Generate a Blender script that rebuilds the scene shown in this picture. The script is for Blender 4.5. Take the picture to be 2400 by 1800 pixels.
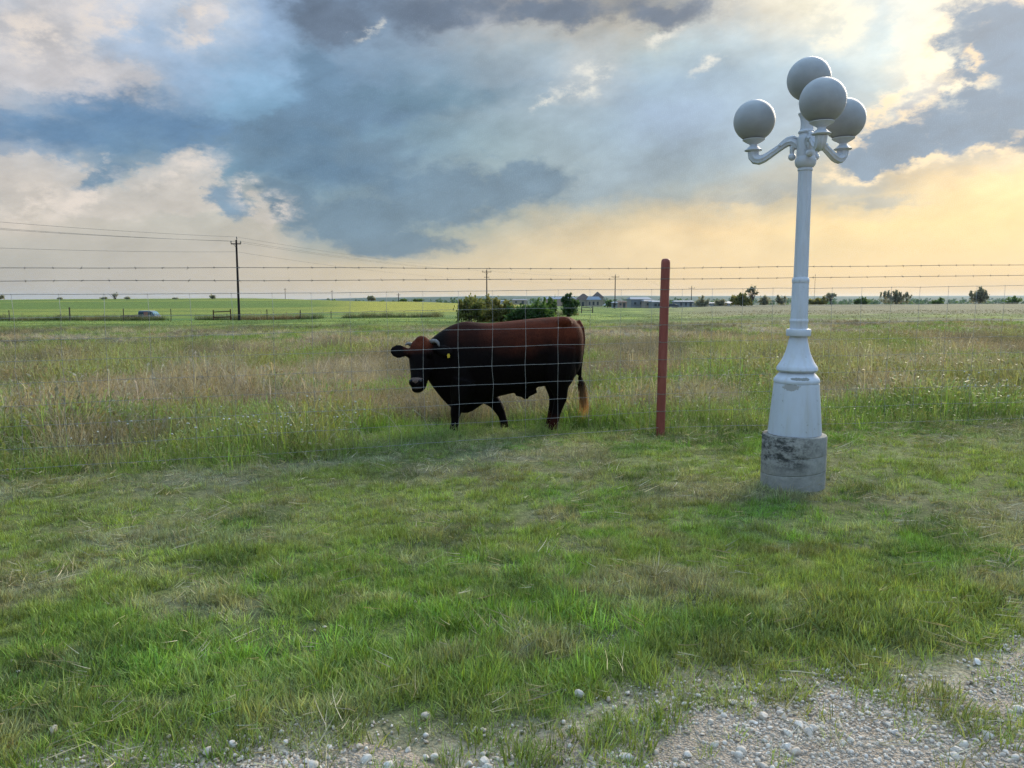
import bpy, bmesh, math, random
import numpy as np
from mathutils import Vector, Matrix

for o in list(bpy.data.objects):
    bpy.data.objects.remove(o)
scene = bpy.context.scene
col = scene.collection
R = math.radians

# ------------------------------------------------------------------ camera
F_PX = 1803.0            # focal length for a 2400 pixel wide frame
PITCH = R(6.33)
EYE = 1.65
cam_data = bpy.data.cameras.new('camera')
cam_data.sensor_width = 36.0
cam_data.lens = 36.0 * F_PX / 2400.0
cam_data.clip_start = 0.05
cam_data.clip_end = 20000
cam = bpy.data.objects.new('camera', cam_data)
cam.location = (0, 0, EYE)
cam.rotation_euler = (math.pi / 2 - PITCH, 0, 0)
col.objects.link(cam)
scene.camera = cam

# ------------------------------------------------------------------ render settings and exposure
EXPO = 1.8
VAULT = 2.3
HAZE = 0.00004
scene.render.engine = 'CYCLES'
scene.view_settings.view_transform = 'Standard'
scene.view_settings.look = 'None'
scene.view_settings.gamma = 1.0
scene.view_settings.exposure = EXPO
scene.view_settings.use_curve_mapping = False
cy = scene.cycles
cy.use_denoising = True
cy.denoiser = 'OPENIMAGEDENOISE'
cy.denoising_input_passes = 'RGB_ALBEDO_NORMAL'
cy.denoising_prefilter = 'NONE'
cy.use_adaptive_sampling = True
cy.adaptive_threshold = 0.012
cy.adaptive_min_samples = 32
cy.max_bounces = 4
cy.diffuse_bounces = 2
cy.glossy_bounces = 2
cy.transmission_bounces = 3
cy.volume_bounces = 1
cy.transparent_max_bounces = 6
cy.caustics_reflective = False
cy.caustics_refractive = False
cy.sample_clamp_indirect = 4.0

# ------------------------------------------------------------------ sun (behind thin cloud, ahead and to the right)
SUN_AZ, SUN_EL = R(33.0), R(24.0)
sd = bpy.data.lights.new('sun', 'SUN')
sd.energy = 1.5
sd.angle = R(24)
sd.color = (1.0, 0.86, 0.66)
sun = bpy.data.objects.new('sun', sd)
sdir = Vector((math.sin(SUN_AZ) * math.cos(SUN_EL), math.cos(SUN_AZ) * math.cos(SUN_EL), math.sin(SUN_EL)))
sun.rotation_euler = (-sdir).to_track_quat('-Z', 'Y').to_euler()
sun.location = sdir * 60
col.objects.link(sun)

# ------------------------------------------------------------------ sky: clear Nishita air with broken evening cloud over it
def lin(c):
    c = np.asarray(c, float) / 255.0
    return np.where(c <= 0.04045, c / 12.92, ((c + 0.055) / 1.055) ** 2.4)

SKY_ROWS = {   # colour of the cloud cover by direction (frame units of a 2400 x 1800 view)
 0:   [0,190,195,205, 200,205,205,208, 350,200,205,215, 400,150,175,205, 470,200,205,210, 550,190,200,212, 620,150,175,205, 665,112,132,158, 800,115,135,160, 1000,125,140,160, 1100,135,140,150, 1200,130,132,140, 1350,140,140,140, 1500,120,125,130, 1650,150,152,150, 1740,215,205,185, 1880,240,235,212, 1960,236,236,220, 2020,196,216,226, 2100,228,230,220, 2200,246,241,222, 2300,244,234,208, 2370,160,170,185, 2400,130,150,180],
 60:  [0,195,195,200, 100,208,205,203, 190,200,203,210, 300,150,178,208, 400,185,198,215, 500,205,208,212, 570,160,185,215, 650,150,178,208, 720,120,145,170, 850,120,145,170, 950,135,155,175, 1080,165,170,175, 1200,185,182,175, 1400,198,190,172, 1560,208,202,186, 1650,190,200,205, 1800,215,220,215, 1950,240,236,218, 2050,196,216,222, 2150,232,232,218, 2230,243,232,206, 2320,150,163,184, 2400,115,140,175],
 130: [0,185,188,195, 100,200,198,198, 190,205,200,198, 280,155,180,210, 350,165,188,215, 450,160,185,212, 560,150,180,212, 680,150,182,212, 750,125,150,175, 850,130,155,178, 1000,135,158,178, 1150,150,168,180, 1300,165,180,188, 1400,190,195,195, 1550,165,190,200, 1750,165,188,200, 1900,178,200,210, 2030,198,214,216, 2110,226,226,212, 2180,236,226,200, 2260,226,208,180, 2310,135,152,178, 2400,110,138,172],
 200: [0,190,188,192, 130,195,190,192, 250,190,188,192, 350,185,188,195, 430,150,170,195, 520,140,180,210, 650,135,175,205, 720,115,150,180, 850,120,150,178, 1000,115,145,165, 1150,140,160,175, 1300,155,175,190, 1370,190,196,198, 1480,150,175,195, 1650,150,175,198, 1800,160,185,200, 1950,165,190,205, 2060,190,208,212, 2150,220,216,202, 2220,200,192,182, 2280,118,142,173, 2400,105,135,170],
 270: [0,180,185,195, 40,150,170,190, 120,115,145,175, 250,105,140,172, 400,115,148,178, 520,125,160,190, 600,110,145,172, 700,105,140,170, 850,110,145,168, 1000,118,145,162, 1150,145,165,175, 1300,160,180,190, 1400,150,175,192, 1550,150,172,198, 1700,150,175,200, 2000,170,188,195, 2070,208,204,190, 2140,150,165,183, 2250,110,135,168, 2400,120,145,172],
 340: [0,140,160,185, 100,125,152,180, 250,115,148,175, 400,120,150,175, 500,118,148,172, 650,108,142,168, 800,108,142,168, 950,120,150,170, 1150,140,165,175, 1300,155,175,185, 1500,152,175,192, 1700,150,175,192, 1950,168,182,185, 2010,190,186,178, 2080,140,158,178, 2200,122,145,172, 2320,150,162,174, 2400,205,190,165],
 400: [0,195,190,185, 120,190,188,185, 200,165,178,190, 290,130,155,175, 380,170,180,185, 460,200,195,188, 520,120,150,170, 650,105,140,165, 800,110,142,165, 950,130,155,170, 1150,150,168,172, 1350,155,172,178, 1600,150,170,180, 1800,165,174,174, 1950,200,187,160, 2100,222,198,160, 2250,235,210,165, 2400,245,215,165],
 460: [0,190,188,183, 80,210,200,188, 150,195,190,185, 230,205,198,186, 350,192,190,183, 450,200,195,185, 530,130,152,165, 560,200,192,180, 620,170,175,175, 680,115,145,165, 850,128,152,165, 1000,145,162,168, 1150,150,165,168, 1400,145,162,170, 1600,160,168,165, 1720,190,182,160, 1850,165,170,165, 2050,170,172,165, 2150,215,195,155, 2250,245,215,160, 2400,250,220,160],
 520: [0,205,195,183, 150,200,193,182, 350,192,188,178, 500,190,188,178, 620,200,192,178, 690,160,168,168, 800,135,155,165, 1000,140,160,165, 1150,155,165,160, 1300,195,185,160, 1450,215,195,155, 1650,235,205,155, 1900,238,210,155, 2150,240,212,155, 2400,248,220,160],
 580: [0,185,183,175, 250,188,184,175, 500,190,185,175, 650,195,188,175, 720,165,170,165, 850,160,168,165, 980,150,165,165, 1100,200,190,165, 1300,222,202,165, 1600,232,208,165, 1900,228,205,160, 2150,232,208,158, 2400,238,212,160],
 615: [0,184,182,174, 300,188,184,175, 600,196,188,174, 850,205,193,168, 1100,212,197,167, 1300,222,203,167, 1600,230,206,164, 2100,229,205,160, 2400,228,204,160],
 640: [0,183,180,172, 300,188,183,174, 600,198,189,172, 900,210,195,168, 1200,222,203,168, 1500,226,204,165, 1800,228,204,160, 2100,226,202,160, 2400,220,198,158],
 692: [0,180,178,172, 600,195,187,172, 1200,215,196,165, 1800,222,198,160, 2400,215,193,158],
}
_ry = sorted(SKY_ROWS)
def sky_col(px, py):
    px = min(max(px, 0), 2400); py = min(max(py, 0), 692)
    def row(y):
        r = np.array(SKY_ROWS[y], float).reshape(-1, 4)
        return np.array([np.interp(px, r[:, 0], r[:, k]) for k in (1, 2, 3)])
    for a, b in zip(_ry[:-1], _ry[1:]):
        if a <= py <= b:
            t = (py - a) / (b - a)
            return lin(row(a) * (1 - t) + row(b) * t)

def project_dir(az, el):
    x, y, z = math.sin(az) * math.cos(el), math.cos(az) * math.cos(el), math.sin(el)
    cp, sp = math.cos(PITCH), math.sin(PITCH)
    d = y * cp - z * sp
    u = y * sp + z * cp
    return 1200 + F_PX * x / d, 900 - F_PX * u / d

class NT:
    """small helper for node trees"""
    def __init__(s, tree):
        s.t = tree; s.n = tree.nodes; s.l = tree.links
    def new(s, kind, **kw):
        n = s.n.new(kind)
        for k, v in kw.items():
            setattr(n, k, v)
        return n
    def put(s, sock, v):
        if isinstance(v, bpy.types.NodeSocket):
            s.l.new(v, sock)
        elif isinstance(v, (tuple, list)) and sock.type == 'RGBA' and len(v) == 3:
            sock.default_value = (*v, 1)
        elif v is not None:
            sock.default_value = v
    def math(s, op, a, b=None, c=None, clamp=False):
        n = s.new('ShaderNodeMath', operation=op, use_clamp=clamp)
        for i, v in enumerate((a, b, c)):
            s.put(n.inputs[i], v)
        return n.outputs[0]
    def vmath(s, op, a, b=None, sc=None):
        n = s.new('ShaderNodeVectorMath', operation=op)
        s.put(n.inputs[0], a); s.put(n.inputs[1], b)
        if sc is not None: s.put(n.inputs['Scale'], sc)
        return n.outputs['Value'] if op in ('LENGTH', 'DOT_PRODUCT') else n.outputs[0]
    def after(s, v, last, vector=True):
        """v, evaluated only once `last` is known (keeps a long shader inside the render kernel's stack)"""
        if last is None: return v
        if not vector: return s.math('MULTIPLY_ADD', last, 1e-9, v)
        n = s.new('ShaderNodeVectorMath', operation='MULTIPLY_ADD')
        s.put(n.inputs[0], last); n.inputs[1].default_value = (1e-9, 1e-9, 1e-9); s.put(n.inputs[2], v)
        return n.outputs[0]
    def mixc(s, f, a, b, blend='MIX'):
        n = s.new('ShaderNodeMix', data_type='RGBA', blend_type=blend)
        s.put(n.inputs[0], f); s.put(n.inputs[6], a); s.put(n.inputs[7], b)
        return n.outputs[2]
    def remap(s, v, a, b, c=0.0, d=1.0, smooth=False):
        n = s.new('ShaderNodeMapRange', interpolation_type='SMOOTHSTEP' if smooth else 'LINEAR')
        s.put(n.inputs[0], v)
        for i, q in enumerate((a, b, c, d)):
            n.inputs[i + 1].default_value = q
        return n.outputs[0]
    def noise(s, vec, scale, detail=6, rough=0.55, dist=0.0, lac=2.0, out='Fac', ridged=False):
        n = s.new('ShaderNodeTexNoise', noise_dimensions='3D')
        if ridged: n.noise_type = 'RIDGED_MULTIFRACTAL'
        s.put(n.inputs['Vector'], vec)
        n.inputs['Scale'].default_value = scale
        n.inputs['Detail'].default_value = detail
        n.inputs['Roughness'].default_value = rough
        n.inputs['Lacunarity'].default_value = lac
        n.inputs['Distortion'].default_value = dist
        return n.outputs[0 if out == 'Fac' else 1]
    def ramp(s, f, stops, interp='LINEAR'):
        n = s.new('ShaderNodeValToRGB')
        cr = n.color_ramp; cr.interpolation = interp
        while len(cr.elements) > 1: cr.elements.remove(cr.elements[0])
        cr.elements[0].position = stops[0][0]; cr.elements[0].color = (*stops[0][1], 1)
        for p, c in stops[1:]:
            e = cr.elements.new(p); e.color = (*c, 1)
        s.put(n.inputs[0], f)
        return n.outputs[0]
    def comb(s, x, y, z=0.0):
        n = s.new('ShaderNodeCombineXYZ')
        for i, v in enumerate((x, y, z)): s.put(n.inputs[i], v)
        return n.outputs[0]
    def sep(s, v):
        n = s.new('ShaderNodeSeparateXYZ'); s.put(n.inputs[0], v)
        return n.outputs

world = bpy.data.worlds.new('World')
scene.world = world
world.use_nodes = True
wt = NT(world.node_tree)
wt.n.clear()
tc = wt.new('ShaderNodeTexCoord').outputs['Generated']
dirv = wt.vmath('NORMALIZE', tc)
dx, dy, dz = wt.sep(dirv)
az = wt.math('ARCTAN2', dx, dy)
el = wt.math('ARCSINE', dz)
ae = wt.comb(az, el, 0.0)
# cloud edges are torn by two octaves of warping
ae_s = wt.vmath('MULTIPLY', ae, (1.0, 1.7, 1.0))
w1 = wt.vmath('SUBTRACT', wt.noise(ae_s, 7.0, 1, 0.6, out='Color'), (0.5, 0.5, 0.5))
w2 = wt.vmath('SUBTRACT', wt.noise(ae_s, 30.0, 4, 0.62, out='Color'), (0.5, 0.5, 0.5))
warp = wt.vmath('ADD', wt.vmath('MULTIPLY', w1, (0.075, 0.034, 0)), wt.vmath('MULTIPLY', w2, (0.060, 0.038, 0)))
hor = wt.remap(el, 0.03, 0.12, 0.25, 1.0, True)        # the haze layer near the horizon is smooth
warp = wt.vmath('SCALE', warp, sc=hor)
aw = wt.vmath('ADD', ae, warp)
azw, elw, _ = wt.sep(aw)
AZ0, AZ1 = -0.64, 0.64
fac = wt.remap(azw, AZ0, AZ1)
EL = [-0.004, 0.018, 0.04, 0.062, 0.084, 0.106, 0.128, 0.152, 0.178, 0.205, 0.233, 0.262, 0.295, 0.33, 0.37]
NS = 31
skyc = None
for j, e in enumerate(EL):
    stops = []
    for i in range(NS):
        t = i / (NS - 1)
        a = AZ0 + (AZ1 - AZ0) * t
        stops.append((t, tuple(sky_col(*project_dir(a, e)))))
    rw = wt.ramp(wt.after(fac, skyc, False), stops)
    skyc = rw if skyc is None else wt.mixc(wt.remap(elw, EL[j - 1], e, 0, 1), skyc, rw)
# the rest of the vault: the same broken cover, drawn only by noise
g1 = wt.noise(wt.comb(dx, dy, wt.math('MULTIPLY', dz, 2.2)), 2.6, 5, 0.58)
gen = wt.ramp(g1, [(0.30, tuple(lin((100, 136, 176)))), (0.45, tuple(lin((128, 164, 204)))), (0.55, tuple(lin((165, 190, 218)))), (0.68, tuple(lin((200, 208, 218))))])
up = wt.math('MULTIPLY_ADD', wt.math('MAXIMUM', dz, 0.0), VAULT, 0.75)     # an overcast vault is brightest overhead
gen = wt.vmath('SCALE', gen, sc=up)
inview = wt.math('MULTIPLY', wt.remap(wt.math('ABSOLUTE', az), 0.60, 1.0, 1, 0, True), wt.remap(el, 0.36, 0.62, 1, 0, True))
cloud = wt.mixc(inview, gen, skyc)
# billow texture and slanting streaks on the cloud cover
b1 = wt.noise(ae_s, 12.0, 7, 0.60)
mp = wt.new('ShaderNodeMapping', vector_type='TEXTURE')
wt.put(mp.inputs[0], wt.vmath('ADD', ae, wt.vmath('SCALE', w1, sc=0.02)))
mp.inputs['Rotation'].default_value = (0, 0, R(24))
mp.inputs['Scale'].default_value = (1.0, 0.24, 1.0)
b2 = wt.noise(mp.outputs[0], 9.0, 5, 0.58)
tex = wt.math('ADD', wt.math('MULTIPLY', wt.math('SUBTRACT', b1, 0.5), 0.85), wt.math('MULTIPLY', wt.math('SUBTRACT', b2, 0.5), 0.34))
texamp = wt.remap(el, 0.02, 0.13, 0.25, 1.0, True)
tex = wt.math('MULTIPLY', tex, texamp)
cloud = wt.vmath('SCALE', cloud, sc=wt.math('ADD', 1.0, tex))

def blob(cx, cy, rx, ry, rot, soft=0.5, last=None):
    """soft ellipse round a direction given in frame units"""
    x, y = (cx - 1200) / F_PX, (900 - cy) / F_PX
    cp, sp = math.cos(PITCH), math.sin(PITCH)
    d = Vector((x, cp + y * sp, -sp + y * cp)).normalized()
    m = wt.new('ShaderNodeMapping', vector_type='TEXTURE')
    wt.put(m.inputs[0], wt.after(aw, last))
    m.inputs['Location'].default_value = (math.atan2(d.x, d.y), math.asin(d.z), 0)
    m.inputs['Rotation'].default_value = (0, 0, R(rot))
    m.inputs['Scale'].default_value = (rx / F_PX, ry / F_PX, 1)
    return wt.remap(wt.vmath('LENGTH', m.outputs[0]), soft, 1.0, 1, 0, True)
def blobs(lst):
    out = None
    for b in lst:
        v = blob(*b, last=cloud if out is None else out)
        out = v if out is None else wt.math('MAXIMUM', out, v)
    return out
rid = wt.noise(ae_s, 24.0, 6, 0.64)
edge = wt.noise(wt.vmath('ADD', ae_s, wt.vmath('SCALE', w2, sc=0.03)), 11.0, 8, 0.66)
def bank(lst, colour, amount, width=0.10, amp=1.1, rim=None, rim_amount=0.0):
    """a cloud bank with a torn edge: soft ellipses plus noise, cut at a level"""
    global cloud
    B = blobs([(*b[:5], 0.0) for b in lst])
    f = wt.math('MULTIPLY_ADD', wt.math('MULTIPLY', wt.math('SUBTRACT', edge, 0.5), amp), wt.math('MULTIPLY', B, 5.0, clamp=True), B)
    a = wt.remap(f, 0.38 - width, 0.38 + width * 2.2, 0, amount, True)        # thin at the rim, dense inside
    c = wt.vmath('SCALE', wt.comb(*[float(v) for v in lin(colour)]), sc=wt.math('MULTIPLY_ADD', tex, 1.2, 1.0))
    cloud = wt.mixc(a, cloud, c)
    if rim:                                     # sunlight catching the torn rim
        k = wt.math('MULTIPLY', wt.remap(f, 0.10, 0.34, 0, rim_amount, True), wt.remap(f, 0.34, 0.60, 1, 0, True))
        k = wt.math('MULTIPLY', k, wt.remap(rid, 0.40, 0.60, 0.05, 1.0, True))
        cloud = wt.mixc(k, cloud, tuple(lin(rim)))
def scraps(lst, colour, lo, hi, amount):
    global cloud
    f = wt.math('MULTIPLY', wt.remap(rid, lo, hi, 0, amount, True), blobs(lst))
    cloud = wt.mixc(f, cloud, tuple(lin(colour)))
# pale heaped cloud low on the left, and high on the left
bank([(90, 420, 230, 90, 5), (430, 430, 190, 110, 10), (300, 470, 300, 60, 0), (620, 500, 90, 60, 20)], (208, 200, 191), 0.65, 0.10, 1.5)
bank([(60, 90, 190, 130, -10), (180, 40, 170, 110, 0), (470, 50, 100, 70, 35), (180, 190, 260, 50, 5)], (206, 203, 204), 0.7, 0.12, 1.7)
# blue-grey banks
bank([(270, 262, 260, 76, 6), (110, 305, 300, 58, 4), (480, 300, 360, 60, -4)], (100, 134, 168), 0.95, 0.30, 1.5)
bank([(250, 405, 105, 44, 25), (545, 480, 85, 70, 40)], (118, 146, 170), 0.9, 0.15, 1.6)
bank([(760, 360, 370, 140, -8), (860, 520, 260, 92, 4), (1020, 470, 370, 140, 8), (690, 480, 105, 92, -30), (930, 572, 290, 54, 0), (1200, 440, 270, 95, 10)], (108, 134, 154), 0.92, 0.14, 1.5)
bank([(760, 395, 270, 80, -6), (700, 330, 210, 60, 0)], (94, 126, 153), 0.9, 0.40)
bank([(760, 190, 110, 150, -15), (900, 250, 330, 78, 8), (720, 255, 210, 78, 20)], (106, 136, 162), 0.9, 0.22, 1.6)
bank([(1030, 225, 320, 52, 4)], (102, 134, 152), 0.7, 0.4)
bank([(1500, 400, 360, 72, 12), (1640, 330, 290, 50, 20)], (138, 158, 173), 0.6, 0.4, 1.4)
bank([(790, 40, 180, 105, -10), (1010, 28, 300, 72, 0), (1320, 30, 360, 56, 3), (1560, 22, 220, 48, 0)], (100, 115, 134), 0.95, 0.26, 1.4)
bank([(2370, 120, 170, 190, 40), (2290, 265, 270, 115, 28), (2110, 350, 260, 72, 14), (2400, 250, 190, 140, 0)], (98, 133, 163), 0.97, 0.11, 1.4, (252, 228, 186), 0.8)
bank([(1850, 455, 360, 32, 0), (2050, 480, 190, 26, 0)], (158, 166, 166), 0.65, 0.25, 0.9)
scraps([(2170, 110, 90, 150, 25, 0.2), (2225, 160, 60, 120, 20, 0.2), (2120, 215, 120, 50, 35, 0.2), (1940, 50, 110, 80, 0, 0.1), (2200, 15, 150, 50, 0, 0.1)], (255, 246, 218), 0.43, 0.60, 0.9)
scraps([(2060, 265, 80, 30, 30, 0.2), (2030, 325, 60, 24, 35, 0.2), (2350, 345, 80, 22, 20, 0.2), (2290, 140, 22, 70, -20, 0.2)], (250, 222, 180), 0.44, 0.58, 0.85)
scraps([(1370, 190, 90, 36, 28, 0.1), (1560, 75, 70, 30, 10, 0.1), (1670, 150, 40, 24, 40, 0.1), (1290, 230, 60, 24, 30, 0.1), (870, 65, 40, 24, 40, 0.1)], (238, 234, 220), 0.42, 0.60, 0.8)
scraps([(455, 395, 120, 46, 25, 0.1), (590, 455, 70, 40, 55, 0.1), (665, 490, 56, 46, 40, 0.1), (70, 470, 90, 50, 20, 0.1), (200, 460, 130, 40, 30, 0.1), (450, 60, 80, 60, 40, 0.1), (90, 90, 140, 80, -20, 0.1), (240, 40, 100, 70, 20, 0.1), (230, 380, 50, 26, 30, 0.1)], (232, 220, 208), 0.42, 0.62, 0.85)

nish = wt.new('ShaderNodeTexSky', sky_type='NISHITA')
nish.sun_disc = False
nish.sun_elevation = SUN_EL
nish.sun_rotation = SUN_AZ
nish.air_density = 1.0
nish.dust_density = 2.0
nish.ozone_density = 1.5
WS = 0.1
cloud10 = wt.vmath('SCALE', cloud, sc=1.0 / WS / 2 ** EXPO)
final = wt.mixc(0.98, nish.outputs[0], cloud10)
bg = wt.new('ShaderNodeBackground')
wt.put(bg.inputs[0], final)
bg.inputs[1].default_value = WS
wo = wt.new('ShaderNodeOutputWorld')
wt.l.new(bg.outputs[0], wo.inputs[0])
world.cycles.sampling_method = 'NONE'      # a smooth vault: plain bounce sampling is enough

# ------------------------------------------------------------------ helpers
rng = np.random.default_rng(7)
random.seed(7)
CP, SP = math.cos(PITCH), math.sin(PITCH)

def at(px, py, Y):
    """the point at forward distance Y that stands at (px, py) of a 2400 x 1800 view"""
    a, b = (px - 1200) / F_PX, (900 - py) / F_PX
    d = Vector((a, CP + b * SP, -SP + b * CP))
    return Vector((0, 0, EYE)) + d * (Y / d.y)

def _hash(ix, iy, seed):
    h = (ix.astype(np.int64) * 374761393 + iy.astype(np.int64) * 668265263 + seed * 1274126177) & 0xFFFFFFFF
    h = ((h ^ (h >> 13)) * 1274126177) & 0xFFFFFFFF
    h = (h ^ (h >> 16)) & 0xFFFFFFFF
    return h / 4294967295.0
def vnoise(x, y, seed=0):
    x = np.asarray(x, float); y = np.asarray(y, float)
    x0, y0 = np.floor(x), np.floor(y)
    fx, fy = x - x0, y - y0
    fx = fx * fx * (3 - 2 * fx); fy = fy * fy * (3 - 2 * fy)
    x0 = x0.astype(np.int64); y0 = y0.astype(np.int64)
    a, b = _hash(x0, y0, seed), _hash(x0 + 1, y0, seed)
    c, d = _hash(x0, y0 + 1, seed), _hash(x0 + 1, y0 + 1, seed)
    return (a * (1 - fx) + b * fx) * (1 - fy) + (c * (1 - fx) + d * fx) * fy
def fbm(x, y, seed=0, octs=4, gain=0.5):
    s = 0; amp = 1; tot = 0
    for o in range(octs):
        s = s + amp * vnoise(np.asarray(x) * 2 ** o + 17.3 * o, np.asarray(y) * 2 ** o - 9.1 * o, seed + o)
        tot += amp; amp *= gain
    return s / tot
def worley(x, y, seed=0):
    """distance to the nearest of one jittered point per unit cell"""
    x = np.asarray(x, float); y = np.asarray(y, float)
    xi, yi = np.floor(x).astype(np.int64), np.floor(y).astype(np.int64)
    best = np.full(x.shape, 9.0)
    for i in (-1, 0, 1):
        for j in (-1, 0, 1):
            px, py = xi + i + _hash(xi + i, yi + j, seed), yi + j + _hash(xi + i, yi + j, seed + 5)
            best = np.minimum(best, np.hypot(x - px, y - py))
    return best
def sstep(a, b, x):
    t = np.clip((np.asarray(x, float) - a) / (b - a), 0, 1)
    return t * t * (3 - 2 * t)

# ---- meshes
class MB:
    """collects pieces of one mesh"""
    def __init__(s): s.v = []; s.f = []
    def add(s, verts, faces):
        k = len(s.v)
        s.v += [tuple(p) for p in verts]
        s.f += [tuple(i + k for i in f) for f in faces]
        return s
    def box(s, c, size, rz=0, taper=1.0):
        x, y, z = [q / 2 for q in size]
        vs = []
        for sz in (-1, 1):
            t = taper if sz > 0 else 1
            for sx, sy in ((-1, -1), (1, -1), (1, 1), (-1, 1)):
                p = Vector((sx * x * t, sy * y * t, sz * z))
                if rz: p = Matrix.Rotation(rz, 3, 'Z') @ p
                vs.append(p + Vector(c))
        return s.add(vs, [(3, 2, 1, 0), (4, 5, 6, 7), (0, 1, 5, 4), (1, 2, 6, 5), (2, 3, 7, 6), (3, 0, 4, 7)])
    def lathe(s, prof, n=32, c=(0, 0, 0), cap=True):
        vs, fs = [], []
        for r, z in prof:
            for k in range(n):
                a = 2 * math.pi * k / n
                vs.append((c[0] + r * math.cos(a), c[1] + r * math.sin(a), c[2] + z))
        for i in range(len(prof) - 1):
            for k in range(n):
                k2 = (k + 1) % n
                fs.append((i * n + k, i * n + k2, (i + 1) * n + k2, (i + 1) * n + k))
        if cap:
            fs.append(tuple(reversed(range(n))))
            fs.append(tuple(range((len(prof) - 1) * n, len(prof) * n)))
        return s.add(vs, fs)
    def tube(s, pts, rad, n=8, cap=True, lobes=0, lobe=0.0, flat=None):
        pts = [Vector(p) for p in pts]
        m = len(pts)
        if not hasattr(rad, '__len__'): rad = [rad] * m
        vs, fs = [], []
        up = None
        for i, p in enumerate(pts):
            t = (pts[min(i + 1, m - 1)] - pts[max(i - 1, 0)]).normalized()
            if up is None:
                up = Vector((0, 0, 1)) if abs(t.z) < 0.9 else Vector((1, 0, 0))
            side = t.cross(up).normalized()
            up = side.cross(t).normalized()
            for k in range(n):
                a = 2 * math.pi * k / n
                r = rad[i] * (1 + (lobe * math.cos(lobes * a) if lobes else 0))
                q = flat[i] if flat else 1.0
                vs.append(p + side * (r * math.cos(a)) + up * (r * q * math.sin(a)))
        for i in range(m - 1):
            for k in range(n):
                k2 = (k + 1) % n
                fs.append((i * n + k, i * n + k2, (i + 1) * n + k2, (i + 1) * n + k))
        if cap:
            fs.append(tuple(reversed(range(n))))
            fs.append(tuple(range((m - 1) * n, m * n)))
        return s.add(vs, fs)
    def ball(s, c, r, n=12, m=8, rot=None):
        if not hasattr(r, '__len__'): r = (r, r, r)
        vs, fs = [], []
        c = Vector(c)
        def P(x, y, z):
            p = Vector((x * r[0], y * r[1], z * r[2]))
            return c + (rot @ p if rot else p)
        for i in range(1, m):
            t = math.pi * i / m
            for k in range(n):
                a = 2 * math.pi * k / n
                vs.append(P(math.sin(t) * math.cos(a), math.sin(t) * math.sin(a), math.cos(t)))
        top = len(vs); vs.append(P(0, 0, 1)); vs.append(P(0, 0, -1))
        for i in range(m - 2):
            for k in range(n):
                k2 = (k + 1) % n
                fs.append((i * n + k, (i + 1) * n + k, (i + 1) * n + k2, i * n + k2))
        for k in range(n):
            k2 = (k + 1) % n
            fs.append((top, k, k2))
            fs.append((top + 1, (m - 2) * n + k2, (m - 2) * n + k))
        return s.add(vs, fs)
    def build(s, name, mat, parent=None, smooth=False, bevel=0, loc=None):
        me = bpy.data.meshes.new(name)
        me.from_pydata(s.v, [], s.f)
        return link_mesh(name, me, mat, parent, smooth, bevel, loc)

def link_mesh(name, me, mat, parent=None, smooth=False, bevel=0, loc=None):
    bm = bmesh.new(); bm.from_mesh(me)
    bmesh.ops.recalc_face_normals(bm, faces=bm.faces)
    if bevel:
        bmesh.ops.bevel(bm, geom=[e for e in bm.edges if e.is_manifold and e.calc_face_angle(0) > 0.5], offset=bevel, segments=2, affect='EDGES', profile=0.6)
    bm.to_mesh(me); bm.free()
    if mat: me.materials.append(mat)
    if smooth is True:
        me.polygons.foreach_set('use_smooth', [True] * len(me.polygons))
    elif smooth:
        me.polygons.foreach_set('use_smooth', [True] * len(me.polygons))
        me.set_sharp_from_angle(angle=R(smooth))
    o = bpy.data.objects.new(name, me)
    col.objects.link(o)
    if loc is not None: o.location = loc
    if parent: o.parent = parent
    return o

def tag(o, label=None, cat=None, group=None, kind=None):
    if label: o['label'] = label
    if cat: o['category'] = cat
    if group: o['group'] = group
    if kind: o['kind'] = kind
    return o
def thing(name, label, cat, loc=(0, 0, 0), rz=0, group=None):
    o = bpy.data.objects.new(name, None)
    o.empty_display_size = 0.2
    o.location = loc; o.rotation_euler = (0, 0, rz)
    col.objects.link(o)
    return tag(o, label, cat, group)

def fattr(me, name, data, typ='FLOAT', domain='POINT'):
    a = me.attributes.new(name, typ, domain)
    key = {'FLOAT': 'value', 'INT': 'value', 'FLOAT_VECTOR': 'vector', 'FLOAT_COLOR': 'color'}[typ]
    a.data.foreach_set(key, np.asarray(data, np.int32 if typ == 'INT' else np.float32).ravel())

# ---- materials
def material(name):
    m = bpy.data.materials.new(name)
    m.use_nodes = True
    t = NT(m.node_tree); t.n.clear()
    out = t.new('ShaderNodeOutputMaterial')
    return m, t, out
def principled(t, out, base, rough=0.6, spec=0.3, metal=0.0, normal=None):
    b = t.new('ShaderNodeBsdfPrincipled')
    t.put(b.inputs['Base Color'], base); t.put(b.inputs['Roughness'], rough)
    t.put(b.inputs['Metallic'], metal); t.put(b.inputs['Specular IOR Level'], spec)
    if normal is not None: t.put(b.inputs['Normal'], normal)
    t.l.new(b.outputs[0], out.inputs[0])
    return b
def bump(t, h, strength=0.3, dist=0.02):
    n = t.new('ShaderNodeBump')
    n.inputs['Strength'].default_value = strength
    n.inputs['Distance'].default_value = dist
    t.put(n.inputs['Height'], h)
    return n.outputs[0]
def simple_mat(name, c, rough=0.6, spec=0.3, metal=0.0, vary=0.25, scale=8.0, bumps=0.0):
    m, t, out = material(name)
    oc = t.new('ShaderNodeTexCoord').outputs['Object']
    n = t.noise(oc, scale, 5, 0.6)
    f = t.remap(n, 0.25, 0.75, 1 - vary, 1 + vary)
    base = t.vmath('SCALE', t.comb(*c), sc=f)
    principled(t, out, base, rough, spec, metal, bump(t, n, bumps) if bumps else None)
    return m

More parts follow.
